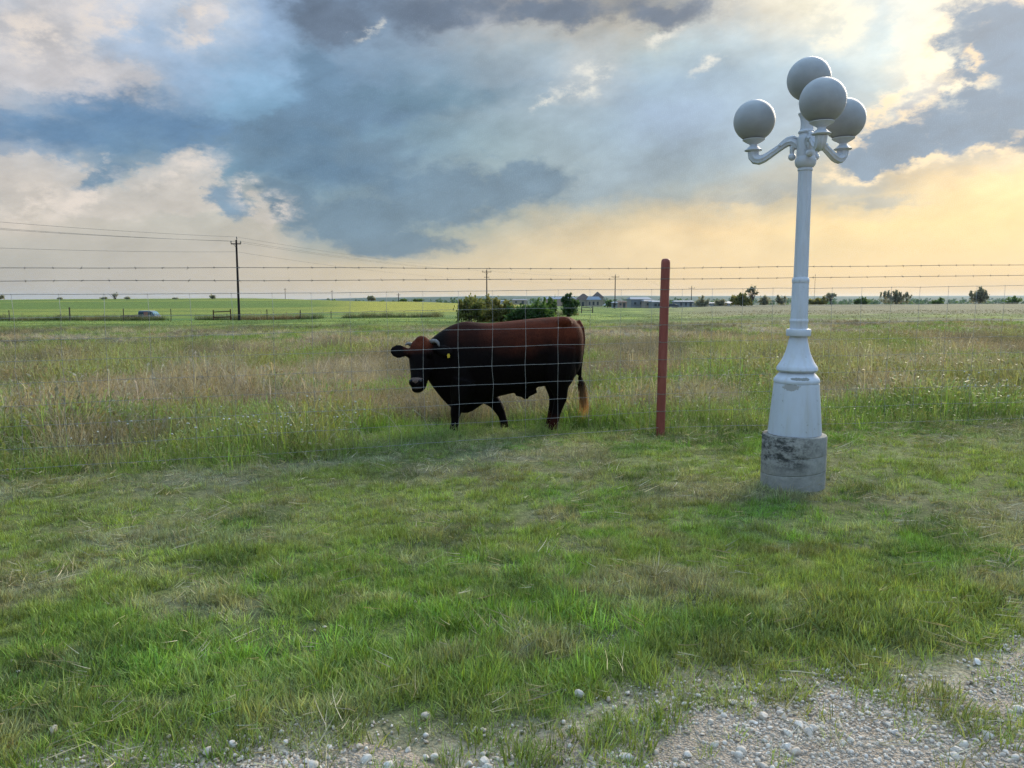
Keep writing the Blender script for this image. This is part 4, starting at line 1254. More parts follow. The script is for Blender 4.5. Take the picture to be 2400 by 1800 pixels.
tg.f += [tuple(range(k)), tuple(range(k, 2 * k))] + [(i, (i + 1) % k, k + (i + 1) % k, k + i) for i in range(k)]
tg.build('ear_tag', m_tag, bull)
# switch of the tail
V, Fc, tip = [], [], []
r = np.random.default_rng(5)
for i in range(420):
    s0 = r.uniform(0, .6)
    p = bp(1876 + 10 * s0, 745 + 150 * s0, 0) + Vector(r.normal(0, .012, 3)); L = r.uniform(.22, .44)
    dirn = Vector((r.normal(.14, .085), r.normal(0, .08), -1)).normalized(); w = r.uniform(.0022, .0045)
    a = r.uniform(0, 3.14); sd3 = Vector((math.cos(a), math.sin(a), 0)); k0 = len(V)
    for s in range(5):
        q = s / 4; ww = w * (1 - q * .85); out_ = p + dirn * L * q + Vector((r.normal(.0, .004), 0, 0)) + Vector((.05 * q * (1 - q) * 1.5, 0, 0))
        V += [tuple(out_ - sd3 * ww), tuple(out_ + sd3 * ww)]; g = min(1, s0 * .5 + q * .75); tip += [g, g]
    for s in range(4): Fc.append((k0 + 2 * s, k0 + 2 * s + 1, k0 + 2 * s + 3, k0 + 2 * s + 2))
me = bpy.data.meshes.new('tail_switch'); me.from_pydata(V, [], Fc); fattr(me, 'tip', tip)
so = link_mesh('tail_switch', me, m_switch, bull)
tag(so, 'ginger tuft at the end of the tail')

# ------------------------------------------------------------------ plants, trees and shrubs
def foliage_material(name, c1, c2, trans=.6):
    m, t, out = material(name)
    rd = t.new('ShaderNodeAttribute', attribute_name='rnd').outputs['Fac']
    c = t.mixc(rd, c1, c2)
    d = t.new('ShaderNodeBsdfPrincipled'); t.put(d.inputs['Base Color'], c); d.inputs['Roughness'].default_value = .6; d.inputs['Specular IOR Level'].default_value = .2
    tr = t.new('ShaderNodeBsdfTranslucent'); t.put(tr.inputs[0], c)
    mx = t.new('ShaderNodeMixShader'); mx.inputs[0].default_value = trans
    t.l.new(d.outputs[0], mx.inputs[1]); t.l.new(tr.outputs[0], mx.inputs[2]); t.l.new(mx.outputs[0], out.inputs[0])
    return m
m_bark = simple_mat('bark', (.07, .055, .045), .9, .1, 0, .3, 10)
F_OLIVE = foliage_material('olive_leaves', (.12, .135, .035), (.26, .235, .06))
F_GREEN = foliage_material('green_leaves', (.05, .105, .022), (.12, .20, .04))
F_DARK = foliage_material('dark_leaves', (.028, .065, .018), (.08, .14, .035))
F_GREY = foliage_material('grey_green_leaves', (.21, .215, .135), (.34, .32, .20))
F_PALE = foliage_material('pale_leaves', (.09, .12, .03), (.20, .20, .05))

def leaf_quads(P, size, r, updir=0.0, aspect=1.6):
    n = len(P)
    a = r.normal(size=(n, 3)); a[:, 2] += updir * 2; a /= np.linalg.norm(a, axis=1)[:, None]
    b = r.normal(size=(n, 3)); b -= (b * a).sum(1)[:, None] * a; b /= np.linalg.norm(b, axis=1)[:, None]
    s = size * r.uniform(.6, 1.4, n)[:, None]
    A, B = a * s * aspect * .5, b * s * .5
    V = np.stack([P - A, P + B * .9, P + A, P - B * .9], 1).reshape(-1, 3)
    return V, np.arange(n * 4).reshape(-1, 4)
def plant(name, label, cat, base, blobs, nleaf, leaf, mat, trunks, seed, group=None, upd=0.2, gaps=.25, sprays=0):
    """trunk and limbs, and a crown of leaf-sized faces gathered in uneven clumps; blobs: (x, y, z, rx, ry, rz) from the base"""
    r = np.random.default_rng(seed)
    root = thing(name, label, cat, base, 0, group)
    tb = MB()
    for pts, r0, r1 in trunks:
        k = len(pts); tb.tube(pts, [r0 + (r1 - r0) * i / (k - 1) for i in range(k)], 6)
    vol = np.array([b[3] * b[4] * b[5] for b in blobs]) ** .75
    PP = []
    cl = []
    for b, v in zip(blobs, vol / vol.sum()):
        nc = max(4, int(46 * v * len(blobs) ** .5)); m = max(8, int(nleaf * v))
        d = r.normal(size=(nc, 3)); d /= np.linalg.norm(d, axis=1)[:, None]
        c = np.array(b[:3]) + d * (r.random(nc) ** .45)[:, None] * np.array(b[3:]) * .92
        c[:, 2] = np.maximum(c[:, 2], .03)
        cl.append(c)
        w = r.choice(nc, m, p=(lambda q: q / q.sum())(r.uniform(.15, 1, nc)))
        sp = np.array(b[3:]) * r.uniform(.10, .26, (m, 1))
        p = c[w] + r.normal(size=(m, 3)) * sp
        p[:, 2] = np.maximum(p[:, 2], .02)
        PP.append(p)
    for c in np.concatenate(cl)[:: max(1, len(np.concatenate(cl)) // 22)]:      # twigs out to the clumps
        o = Vector(trunks[int(r.integers(len(trunks)))][0][1]) if trunks else Vector((0, 0, 0))
        mid = o.lerp(Vector(c), .55) + Vector(r.normal(0, .05, 3)); e = o.lerp(Vector(c), 1.05)
        tb.tube([o, mid, e], [leaf * .16, leaf * .10, leaf * .03], 4)
    for k in range(sprays):                                                     # upright wands breaking the outline
        b = blobs[int(r.integers(len(blobs)))]
        a = r.uniform(0, 6.28); q = r.random() ** .5
        x, y = b[0] + b[3] * q * math.cos(a) * .9, b[1] + b[4] * q * math.sin(a) * .9
        h = b[2] + b[5] * (math.sqrt(max(0, 1 - q * q)) + r.uniform(.1, .38)); lx = r.normal(.0, .12) * b[5] + .12 * (x - b[0])
        ts = np.linspace(0, 1, 16)
        pth = np.stack([x + lx * ts ** 1.5, y + 0 * ts, b[2] + (h - b[2]) * ts], -1)
        tb.tube([Vector(p) for p in pth[::3]], leaf * .08, 4)
        PP.append(np.repeat(pth[5:], 4, 0) + r.normal(0, leaf * .35, (44, 3)))
    P = np.concatenate(PP)
    tb.build('trunk', m_bark, root)
    V, Fq = leaf_quads(P, leaf, r, upd)
    me = bpy.data.meshes.new('crown'); me.from_pydata(V.tolist(), [], Fq.tolist())
    low = fbm(P[:, 0] * 1.1 / max(blobs[0][3], .1), P[:, 2] * 1.1 / max(blobs[0][5], .1), seed, 3)
    fattr(me, 'rnd', np.repeat(np.clip(r.uniform(0, .7, len(P)) + (low - .35), 0, 1), 4))
    o = link_mesh('crown', me, mat, root)
    return root
def base_at(px, py, Y):
    p = at(px, py, Y)
    return Vector((p.x, Y, tz(p.x, Y)))
def stem(h, n=1, r0=.06, spread=.3, seed=0):
    r = np.random.default_rng(seed); out = []
    for k in range(n):
        dx, dy = r.normal(0, spread, 2)
        out.append(([Vector((dx * .15, dy * .15, -.15)), Vector((dx * .3, dy * .3, h * .3)), Vector((dx * .7, dy * .7, h * .7)), Vector((dx, dy, h))], r0, r0 * .3))
    return out
def mpp(Y): return Y / F_PX                     # metres per frame unit at distance Y

# the shrubs behind the bull, about 62 m off
Yb = 62.0; s = mpp(Yb)
def shrub_px(name, label, x0, x1, top, bot, Y, mat, seed, nleaf=1500, leaf=.16, group=None, nb=4, sprays=0, depth=.8, upd=.2):
    """a shrub filling the given spread of the view at distance Y"""
    b = base_at((x0 + x1) / 2, bot, Y); k = mpp(Y); w = (x1 - x0) / 2 * k
    zt = at(0, top, Y).z - b.z
    r = np.random.default_rng(seed); bl = []
    for i in range(nb):
        f = (i + .5) / nb * 2 - 1
        rr = w / nb * r.uniform(1.1, 1.6); hh = zt * r.uniform(.72, 1.0) * (1 - .25 * abs(f))
        bl.append((f * (w - rr * .7), r.uniform(-.3, .3) * w * depth, hh * .52, rr, rr * depth * 1.4, hh * .50))
    bl.append((0, 0, zt * .24, w * .85, w * depth * .6, zt * .27))
    return plant(name, label, 'shrub', b, bl, nleaf, leaf, mat, stem(zt * .7, max(2, nb), .03 + zt * .008, w * .4, seed), seed, group, upd, sprays=sprays)
G = 'shrubs in the hedge behind the bull'
shrub_px('shrub', 'loose yellow-olive shrub at the left end of the clump behind the bull', 1062, 1142, 690, 757, 62, F_PALE, 401, 1100, .17, G, 3, 6)
shrub_px('shrub', 'tall wispy olive shrub in the clump behind the bull', 1085, 1170, 684, 757, 63.5, F_OLIVE, 402, 1900, .15, G, 4, 6)
shrub_px('shrub', 'broad olive-brown shrub in the middle of the clump behind the bull', 1135, 1222, 696, 757, 62.5, F_OLIVE, 403, 2400, .15, G, 4, 5)
shrub_px('shrub', 'dense dark green shrub behind the back of the bull', 1180, 1275, 704, 757, 60.5, F_DARK, 404, 2600, .15, G, 4, 3)
shrub_px('shrub', 'dark green bushy shrub behind the rump of the bull', 1225, 1303, 697, 756, 61, F_GREEN, 405, 2400, .15, G, 4, 5)
shrub_px('shrub', 'tall spiky shrub of upright wands at the right end of the clump', 1280, 1308, 688, 750, 66, F_GREEN, 406, 220, .18, G, 2, 12)
b = base_at(1334, 741, 84); k = mpp(84)
plant('small_tree', 'small rounded dark green tree beside the big house', 'tree', b, [(0, 0, 1.05, .85, .8, .95), (-.25, 0, 1.55, .65, .6, .7), (.35, .1, 1.35, .7, .6, .75), (.1, 0, .6, .85, .8, .5), (-.1, .1, 2.25, .28, .28, .35)], 2600, .16, F_DARK, stem(2.2, 2, .07, .2, 9), 407, None, .2, sprays=4)
# shrubs and thin trees along the crest on the right
G = 'shrubs and small trees along the far crest'
shrub_px('shrub', 'bushy mesquite shrub just left of the lamp shaft on the crest', 1708, 1766, 686, 721, 165, F_OLIVE, 411, 900, .34, G, 4, 9)
b = base_at(1760, 720, 168)
plant('thin_tree', 'thin bare-limbed tree leaning over the mesquite shrub left of the lamp', 'tree', b, [(.3, 0, 3.6, .9, .8, .7), (-.8, 0, 3.2, .6, .6, .5), (.8, 0, 2.8, .6, .5, .5)], 260, .32, F_GREY, stem(3.6, 4, .08, .7, 12), 412, G)
shrub_px('shrub', 'sparse grey shrub beside the fourth utility pole', 1622, 1664, 696, 722, 185, F_GREY, 413, 420, .36, G, 3, 4)
shrub_px('shrub', 'sparse thin shrub between the utility pole and the mesquite', 1673, 1704, 699, 722, 180, F_GREY, 414, 260, .34, G, 3, 3)
shrub_px('shrub', 'low sparse shrub close to the left side of the lamp shaft', 1778, 1806, 692, 720, 175, F_GREY, 415, 300, .34, G, 2, 4)
shrub_px('shrub', 'thin feathery shrub right against the left edge of the lamp shaft', 1818, 1846, 687, 716, 172, F_GREY, 416, 230, .30, G, 2, 5)
shrub_px('shrub', 'long low olive shrub just right of the lamp shaft', 1886, 1945, 694, 710, 190, F_OLIVE, 417, 700, .34, G, 4, 3)
b = base_at(1947, 710, 192)
plant('thin_tree', 'thin crooked tree with a wind-blown top right of the lamp', 'tree', b, [(-.2, 0, 2.2, 1.0, .8, .7), (.9, 0, 2.4, .6, .5, .4), (-.9, 0, 1.7, .5, .5, .5)], 330, .30, F_GREY, stem(2.4, 3, .07, .6, 15), 418, G)
shrub_px('shrub', 'low round green shrub on the crest between the lamp and the wispy bush', 2000, 2038, 694, 709, 200, F_GREEN, 419, 620, .32, G, 3, 2)
shrub_px('shrub', 'big wispy bush with upright branches on the crest right of the lamp', 2062, 2134, 680, 709, 196, F_GREY, 420, 620, .30, G, 5, 34)
shrub_px('shrub', 'pale green low shrub between the two tall bushes on the crest', 2178, 2214, 696, 706, 215, F_GREEN, 421, 450, .34, G, 3, 1)
shrub_px('shrub', 'tall fan-shaped grey bush near the right edge of the picture', 2268, 2320, 672, 706, 190, F_GREY, 422, 760, .30, G, 4, 34)
shrub_px('shrub', 'low green shrub at the far right end of the crest', 2352, 2396, 692, 704, 220, F_GREEN, 423, 500, .36, G, 3, 1)
# small trees and bushes on the hill and field to the left
G = 'small trees on the skyline of the left hill'
b = base_at(270, 697, 352)
plant('bare_tree', 'bare spreading tree on the skyline of the left hill', 'tree', b, [(0, 0, 2.1, 1.6, 1.2, .9)], 120, .34, F_GREY, stem(2.6, 7, .10, 1.3, 21), 431, G)
for (px, py, w, h, lab, sd2) in ((298, 698, 14, 5, 'low scrubby bush just right of the bare tree on the hill', 432), (243, 698, 16, 5, 'low scrubby bush just left of the bare tree on the hill', 433), (498, 697, 14, 9, 'small wind-bent tree on the hill just left of the near utility pole', 434),
                                 (411, 697, 12, 3, 'tiny bush on the middle of the hill skyline', 435), (140, 699, 12, 4, 'tiny bush on the skyline above the left fence posts', 436), (2, 699, 20, 12, 'small tree on the hill cut by the left edge of the picture', 437)):
    b = base_at(px, py, 350); k = mpp(350)
    plant('small_bush', lab, 'shrub', b, [(0, 0, h * k * .5, w * k * .5, w * k * .4, h * k * .5), (w * k * .2, 0, h * k * .7, w * k * .3, w * k * .3, h * k * .35)], 160, .5, F_GREY, stem(h * k * .6, 2, .08, .3, sd2), sd2, G)
G = 'trees at the far edge of the yellow field'
for (px, py, Y, w, h, lab, mt, sd2) in ((870, 708, 330, 20, 15, 'round-topped tree at the edge of the yellow field', F_GREY, 441), (946, 710, 360, 16, 9, 'small bush at the edge of the yellow field near the thin pole', F_GREEN, 442),
                                        (980, 711, 360, 24, 11, 'broad bush at the edge of the yellow field next to the shrub clump', F_GREEN, 443), (1428, 716, 300, 20, 14, 'round green tree between the white car and the third utility pole', F_GREEN, 444), (1592, 716, 420, 30, 9, 'dark low tree behind the shed roofs right of the red fence post', F_DARK, 445), (1545, 716, 430, 44, 11, 'long dark hedge tree behind the sheds left of the red fence post', F_DARK, 446)):
    b = base_at(px, py, Y); k = mpp(Y); zt = at(0, py - h, Y).z - b.z
    plant('field_tree', lab, 'tree', b, [(0, 0, zt * .6, w * k * .5, w * k * .4, zt * .4), (w * k * .22, 0, zt * .5, w * k * .3, w * k * .3, zt * .35), (-w * k * .22, 0, zt * .5, w * k * .3, w * k * .3, zt * .35)], 420, .55, mt, stem(zt * .6, 1, .14, .1, sd2), sd2, G)

# hazy woods far beyond (one mass)
r = np.random.default_rng(77)
PP = []
for i in range(900):
    Y = r.uniform(620, 2600); u = r.uniform(-.25, .74)
    x = u * Y
    if fbm(np.array([x * .004]), np.array([Y * .004]), 131, 3)[0] < .47: continue
    z = tz(x, Y); h = r.uniform(5, 11); w = h * r.uniform(.6, 1.3)
    m = 26; d = r.normal(size=(m, 3)); d /= np.linalg.norm(d, axis=1)[:, None]
    PP.append(np.array((x, Y, z + h * .5)) + d * np.array((w * .6, w * .6, h * .5)) * (r.random(m) ** .4)[:, None])
P = np.concatenate(PP); V, Fq = leaf_quads(P, 3.0, r, .2, 1.2)
me = bpy.data.meshes.new('far_woods'); me.from_pydata(V.tolist(), [], Fq.tolist()); fattr(me, 'rnd', np.repeat(r.random(len(P)), 4))
tag(link_mesh('far_woods', me, F_DARK), 'bluish woods far off below the horizon', kind='stuff')

# weeds along the far field fence
T = [blades(520 + k, 40, .5, .4, .95, .03, .40, .6, seg=2, heads=.2) for k in range(4)]
n = 3200
t_ = rng.random(n); x = -82 + 90 * t_ + rng.normal(0, .4, n); y = 100 + 3 * np.sin(t_ * 5) + rng.normal(0, .9, n)
k = rng.random(n) < sstep(.36, .62, fbm(x * .16, x * 0 + 3, 141, 4))
x, y = x[k], y[k]; n = len(x)
cc = mix(rep(np.array((.06, .10, .03)), x), np.array((.17, .13, .06)), sstep(.45, .65, fbm(x * .2, x * 0 + 1, 142, 3))) * rng.uniform(.7, 1.2, (n, 1))
scatter('weeds', T, pts3(x, y), rots(n, .1), scl3(rng.uniform(.35, .95, n) * (.6 + .6 * fbm(x * .5, y * .5, 143, 3))), rng.integers(0, 4, n), cc, m_tall, 'dark weeds growing along the far field fence')

# white wildflowers: heads on thin stems
T = []
for k in range(3):
    r = np.random.default_rng(540 + k); b = MB(); tip = []
    h = .30 + .06 * k
    b.tube([(0, 0, 0), (.01, .01, h * .5), (.02, 0, h)], .0018, 4); tip += [0.0] * len(b.v)
    n0 = len(b.v); b.ball((.02, 0, h), (.011, .011, .007), 7, 4); tip += [1.0] * (len(b.v) - n0)
    T.append((np.array(b.v), b.f, np.array(tip), np.full(len(b.v), .5)))
m_fl, t, out = material('white_flower')
tp = t.new('ShaderNodeAttribute', attribute_name='tip').outputs['Fac']
principled(t, out, t.mixc(tp, (.10, .16, .05), (.50, .49, .42)), .7, .2)
x = np.concatenate([rng.normal(-2.45, .45, 40), rng.normal(-3.9, .55, 14), rng.normal(6.55, .25, 26), rng.uniform(-5, -2.2, 10)])
y = fence_y(x) + np.concatenate([np.abs(rng.normal(.55, .28, 40)), np.abs(rng.normal(.6, .3, 14)), np.abs(rng.normal(1.0, .25, 26)), rng.uniform(.4, 1.6, 10)])
n = len(x)
scatter('wildflowers', T, pts3(x, y), rots(n, .2), scl3(rng.uniform(.8, 1.25, n)), rng.integers(0, 3, n), rep(np.array((.8, .8, .7)), x), m_fl, 'small white wildflowers scattered in the grass along the fence')
# long seed stalks leaning over the fence line
m_stalk = simple_mat('straw_stalk', (.36, .33, .20), .7, .2, 0, .3, 20)
for (ax_, ay, bx_, by_, Y0, lab) in ((868, 1050, 792, 952, 8.3, 'long pale seed stalk leaning left beside the white wildflowers'), (940, 1000, 872, 962, 8.9, 'thin pale stalk arching in the grass left of the bull'), (1010, 1010, 968, 960, 9.0, 'thin straw stalk rising in front of the bull')):
    p, q = at(ax_, ay, Y0), at(bx_, by_, Y0 + .05)
    g = base_at(ax_, ay, Y0)
    st = thing('grass_stalk', lab, 'grass stalk', g)
    m_ = p.lerp(q, .5) + Vector((.02, 0, .03))
    MB().tube([Vector((0, 0, -.02)), (p - g) * .6 + Vector((.0, 0, .0)), m_ - g, q - g], [.004, .0036, .003, .0018], 5).build('stem', m_stalk, st)
    hd = MB()
    for i in range(14):
        c = m_.lerp(q, .35 + .65 * i / 14) - g
        hd.ball(c + Vector(rng.normal(0, .004, 3)), (.0045, .004, .008), 5, 4)
    hd.build('seed_head', m_stalk, st)

# ------------------------------------------------------------------ far fence, brace, van
m_wood = simple_mat('weathered_wood', (.085, .07, .055), .9, .1, 0, .35, 6)
m_rust = simple_mat('rusty_steel', (.07, .035, .022), .8, .2, .2, .3, 9)
G = 'posts of the far field fence'
labs = ['thin post of the far fence nearest the left edge', 'stout post of the far fence left of the parked van', 'post of the far fence right behind the van', 'post of the far fence between the van and the wooden brace',
        'post of the far fence first right of the near utility pole', 'post of the far fence second right of the near utility pole', 'short post of the far fence third right of the near utility pole']
for (px, h, w), lab in zip(((22, 1.0, .05), (164, 1.35, .09), (290, 1.2, .06), (401, 1.15, .05), (626, 1.0, .06), (704, .8, .06), (776, .6, .05)), labs):
    b = base_at(px, 748, 99); b.z = tz(b.x, b.y)
    p = thing('fence_post', lab, 'fence post', b, 0, G)
    MB().tube([(0, 0, -.2), (.01, 0, h * .5), (.015, 0, h + .35), (.015, 0, h + .38)], [w, w, w * .95, w * .6], 8).build('shaft', m_wood, p)
    MB().box((.0, -.01, h + .2), (w * 2.3, w * 2.3, .03)).build('wire_staple', m_rust, p)
b = base_at(521, 751, 98.5)
br = thing('fence_brace', 'wooden corner brace of two posts and two rails beside the near utility pole', 'fence', b)
k = mpp(98.5)
for sx2 in (-1, 1):
    MB().tube([(sx2 * 20 * k, 0, -.25), (sx2 * 20 * k, 0, .6), (sx2 * 20 * k, 0, 1.38 + .05 * sx2)], [.085, .08, .075], 8).build('post', m_rust, br)
MB().tube([(-20 * k, 0, 1.05), (20 * k, 0, 1.15)], .06, 8).build('rail', m_rust, br)
MB().tube([(-20 * k, 0, .36), (20 * k, 0, .46)], .06, 8).build('rail', m_rust, br)
b = base_at(1376, 733, 118)
br = thing('fence_brace', 'small wooden rail brace in the grass in front of the house', 'fence', b)
k = mpp(118)
for sx2 in (-1, 1):
    MB().tube([(sx2 * 13 * k, 0, -.25), (sx2 * 13 * k, 0, .5), (sx2 * 13 * k, 0, 1.0)], [.08, .08, .075], 8).build('post', m_wood, br)
for zz in (.45, .85):
    MB().tube([(-13 * k, 0, zz), (13 * k, 0, zz)], .05, 8).build('rail', m_wood, br)
b = base_at(309, 747, 112)
tr_ = thing('flat_trailer', 'low flat trailer parked end to end with the van behind the far fence', 'trailer', b)
MB().box((0, 0, .62), (2.3, 1.6, .12)).build('deck', m_wood, tr_)
MB().box((0, -.8, .50), (2.3, .08, .14)).build('side_rail', m_rust, tr_)
m_tyre = simple_mat('tyre', (.02, .02, .02), .9, .1)
for sx2 in (-.35, .35):
    for sy2 in (-.78, .78):
        MB().tube([(sx2, sy2 - .09, .3), (sx2, sy2 + .09, .3)], .3, 14).build('wheel', m_tyre, tr_)

m_vblue = simple_mat('faded_blue_paint', (.075, .12, .17), .4, .5, 0, .25, 3)
m_vroof = simple_mat('pale_van_roof', (.46, .45, .42), .45, .4, 0, .1)
m_vred = simple_mat('faded_red_panel', (.27, .10, .08), .5, .4, 0, .25, 5)
m_glass = simple_mat('dark_glass', (.04, .06, .07), .08, .6, 0, .1)
m_teal = simple_mat('bright_windscreen', (.14, .24, .25), .12, .6, 0, .15)
m_chrome = simple_mat('bumper', (.3, .3, .3), .3, .5, .7)
b = base_at(350, 744, 113)
van = thing('parked_van', 'faded blue van with a pale roof and red side panel behind the far fence', 'van', b, R(-14))
van.scale = (.80, .80, .80)
van.location.z -= .12
side = [(-1.75, .35), (-1.78, 1.0), (-1.70, 1.55), (-1.55, 1.78), (.75, 1.78), (1.15, 1.66), (1.62, 1.10), (1.86, .95), (1.92, .6), (1.90, .35)]
bm_ = MB()
for yy, inn in ((-.82, 0), (.82, 0)):
    for a_, z_ in side: bm_.v.append((a_, yy * (1 - .10 * max(0, z_ - 1.0)), z_))
k = len(side)
bm_.f += [tuple(range(k)), tuple(range(k, 2 * k))] + [(i, (i + 1) % k, k + (i + 1) % k, k + i) for i in range(k)]
vb = bm_.build('body', m_vblue, van, bevel=.03)
MB().box((-.38, 0, 1.79), (2.30, 1.44, .06)).build('roof', m_vroof, van, bevel=.02)
for (x0, x1, z0, z1, mt, nm) in ((-1.58, -.55, 1.12, 1.58, m_glass, 'side_window'), (-.50, .35, .62, 1.60, m_vred, 'side_door'), (.42, 1.0, 1.12, 1.55, m_glass, 'front_window')):
    d_ = MB().box(((x0 + x1) / 2, -.795, (z0 + z1) / 2), (x1 - x0, .06, z1 - z0)).build(nm, mt, van, bevel=.012)
    if nm == 'side_door':
        MB().box((.28, -.84, 1.02), (.10, .03, .03)).build('handle', m_chrome, d_)
ws = MB(); ws.v = [(1.17, -.66, 1.63), (1.17, .66, 1.63), (1.62, .74, 1.13), (1.62, -.74, 1.13), (1.20, -.66, 1.66), (1.20, .66, 1.66), (1.66, .74, 1.16), (1.66, -.74, 1.16)]
ws.f = [(0, 1, 2, 3), (4, 5, 6, 7), (0, 1, 5, 4), (1, 2, 6, 5), (2, 3, 7, 6), (3, 0, 4, 7)]
ws.build('windscreen', m_teal, van)
MB().box((1.93, 0, .48), (.10, 1.6, .16)).build('bumper', m_chrome, van, bevel=.02)
for sy2 in (-.58, .58):
    MB().tube([(1.88, sy2, .78), (1.94, sy2, .78)], .10, 14).build('headlight', m_vroof, van)
for sx2 in (-1.15, 1.25):
    for sy2 in (-.74, .74):
        w = MB().tube([(sx2, sy2 - .1, .32), (sx2, sy2 + .1, .32)], .32, 18).build('wheel', m_tyre, van)
        MB().tube([(sx2, sy2 - .12, .32), (sx2, sy2 + .12, .32)], .17, 14).build('rim', m_chrome, w)

# ------------------------------------------------------------------ utility poles and lines
m_pole = simple_mat('creosoted_pole', (.020, .015, .016), .85, .15, 0, .3, 4)
m_ins = simple_mat('porcelain', (.10, .09, .09), .3, .5)
m_line = simple_mat('power_cable', (.10, .10, .10), .6, .3)
poles = []
def upole(px, ytop, ybase, Y, w, arm_w, drop, label, armang=0.0, lower=False):
    top = at(px, ytop, Y); pb = at(px, ybase, Y)
    g = Vector((pb.x, Y, tz(pb.x, Y))); H = top.z - g.z; k = mpp(Y)
    root = thing('utility_pole', label, 'utility pole', g, 0, 'utility poles across the fields')
    MB().tube([(0, 0, -.4), (0, 0, H * .3), (0, 0, H * .7), (0, 0, H - .02), (0, 0, H)], [w, w * .93, w * .8, w * .7, w * .55], 12).build('shaft', m_pole, root, smooth=40)
    dx, dy = math.cos(armang), math.sin(armang)
    ca = MB().box((0, -.14, H - drop), (arm_w, .10, .12), armang)
    ca = ca.build('crossarm', m_pole, root)
    MB().tube([(-arm_w * .24 * dx, -.16, H - drop - .04), (0, -.16, H - drop - arm_w * .36)], .022, 6).build('brace', m_pole, root)
    ends = []
    for q in (-.48, .48):
        p = Vector((q * arm_w * dx, -.14 + q * arm_w * dy, H - drop + .06))
        MB().lathe([(.03, 0), (.035, .03), (.075, .06), (.08, .12), (.06, .16), (.085, .20), (.07, .26), (.02, .30)], 10, p).build('insulator', m_ins, root)
        ends.append(g + p + Vector((0, 0, .26)))
    p = Vector((w * .5, 0, H))
    MB().lathe([(.03, -.05), (.035, .10), (.075, .14), (.08, .20), (.06, .25), (.085, .29), (.07, .35), (.02, .38)], 10, p).build('insulator', m_ins, root)
    if lower:
        MB().box((0, -.14, H - drop - 1.2), (arm_w * .6, .10, .10), armang).build('lower_crossarm', m_pole, root)
        MB().box((.1, -.2, H - drop - .35), (.35, .3, .12)).build('cutout_fuse', m_ins, root)
    ends = [ends[0], ends[1], g + p + Vector((0, 0, .34)), g + Vector((0, -w, H - drop - arm_w * .78))]
    poles.append(ends)
    return root
# an unseen neighbour of the first pole carries the wires on past the left edge
upole(561, 562, 752, 95, .155, 1.22, .50, 'tall dark utility pole nearest the camera, standing left of the bull')
upole(1141, 632, 716, 182, .16, 2.1, .55, 'utility pole with double crossarm rising out of the shrub clump', 0, True)
upole(1441, 645, 727, 236, .17, 2.2, .55, 'utility pole standing left of the red fence post, beside the house')
upole(1620, 671, 716, 330, .17, 2.6, .8, 'distant utility pole just right of the red fence post')
p0 = poles[0]
off = [at(-420, 500, 62), at(-420, 506, 62.5), at(-420, 482, 62), at(-420, 563, 62)]
nm = ['front conductor wire of the power line, on the arm end left of the pole', 'back conductor wire of the power line, on the arm end right of the pole', 'topmost power line wire running along the pole tips', 'lowest power line wire, sagging well below the crossarms']
for q in range(4):
    chain = [off[q]] + [e[q] for e in poles]
    pts = []
    for a_, b_ in zip(chain[:-1], chain[1:]):
        L = (b_ - a_).length; N_ = 22
        for i in range(N_):
            f = i / N_
            pts.append(a_.lerp(b_, f) - Vector((0, 0, 4 * f * (1 - f) * L * .0075)))
    pts.append(chain[-1])
    o = MB().tube(pts, .013, 4).build('power_line', m_line)
    tag(o, nm[q], 'power line', 'power line wires')
G = 'thin distant poles on the skyline'
for (px, yt, yb, Y, lab) in ((668, 675, 700, 430, 'thin distant pole with a short arm on the skyline right of the near utility pole'), (778, 680, 706, 420, 'thin distant pole standing alone above the yellow field'), (934, 687, 719, 300, 'thin bare pole standing in the yellow field near the shrub clump')):
    top = at(px, yt, Y); g = Vector((top.x, Y, tz(top.x, Y))); H = top.z - g.z
    p = thing('distant_pole', lab, 'utility pole', g, 0, G)
    MB().tube([(0, 0, -.3), (0, 0, H * .6), (0, 0, H)], [.15, .13, .10], 8).build('shaft', m_pole, p)
    MB().box((0, 0, H - .7), (1.5, .12, .14)).build('crossarm', m_pole, p)
top = at(1911, 642, 420); g = Vector((top.x, 420, tz(top.x, 420)))
p = thing('radio_mast', 'faint tall radio mast on the horizon right of the lamp shaft', 'mast', g)
H = top.z - g.z
for q in range(3):
    a_ = q * 2.094
    MB().tube([(.25 * math.cos(a_), .25 * math.sin(a_), 0), (.12 * math.cos(a_), .12 * math.sin(a_), H)], .03, 5).build('leg', m_pole, p)
for i in range(14):
    MB().box((0, 0, H * (i + .5) / 14), (.34, .34, .04)).build('ring', m_pole, p)

# ------------------------------------------------------------------ far buildings
m_tan = simple_mat('limestone_wall', (.30, .25, .20), .85, .2, 0, .15, 1)
m_shingle = simple_mat('brown_shingle', (.10, .075, .062), .9, .15, 0, .25, 2)
m_metal = simple_mat('pale_metal_roof', (.16, .20, .24), .5, .3, .1, .1)
m_shed = simple_mat('white_metal_siding', (.18, .19, .20), .6, .3, 0, .25, .4)
m_pink = simple_mat('pinkish_siding', (.36, .24, .19), .7, .3, 0, .12, .4)
m_dk = simple_mat('dark_opening', (.03, .035, .04), .3, .4)
def hip(b, cx, cy_, w, d, z0, h, ridge):
    """hipped or gabled roof as one closed solid"""
    e = .35
    x0, x1, y0, y1 = cx - w / 2 - e, cx + w / 2 + e, cy_ - d / 2 - e, cy_ + d / 2 + e
    v = [(x0, y0, z0), (x1, y0, z0), (x1, y1, z0), (x0, y1, z0), (cx - ridge / 2, cy_, z0 + h), (cx + ridge / 2, cy_, z0 + h)]
    return b.add(v, [(3, 2, 1, 0), (0, 1, 5, 4), (1, 2, 5), (2, 3, 4, 5), (3, 0, 4)])
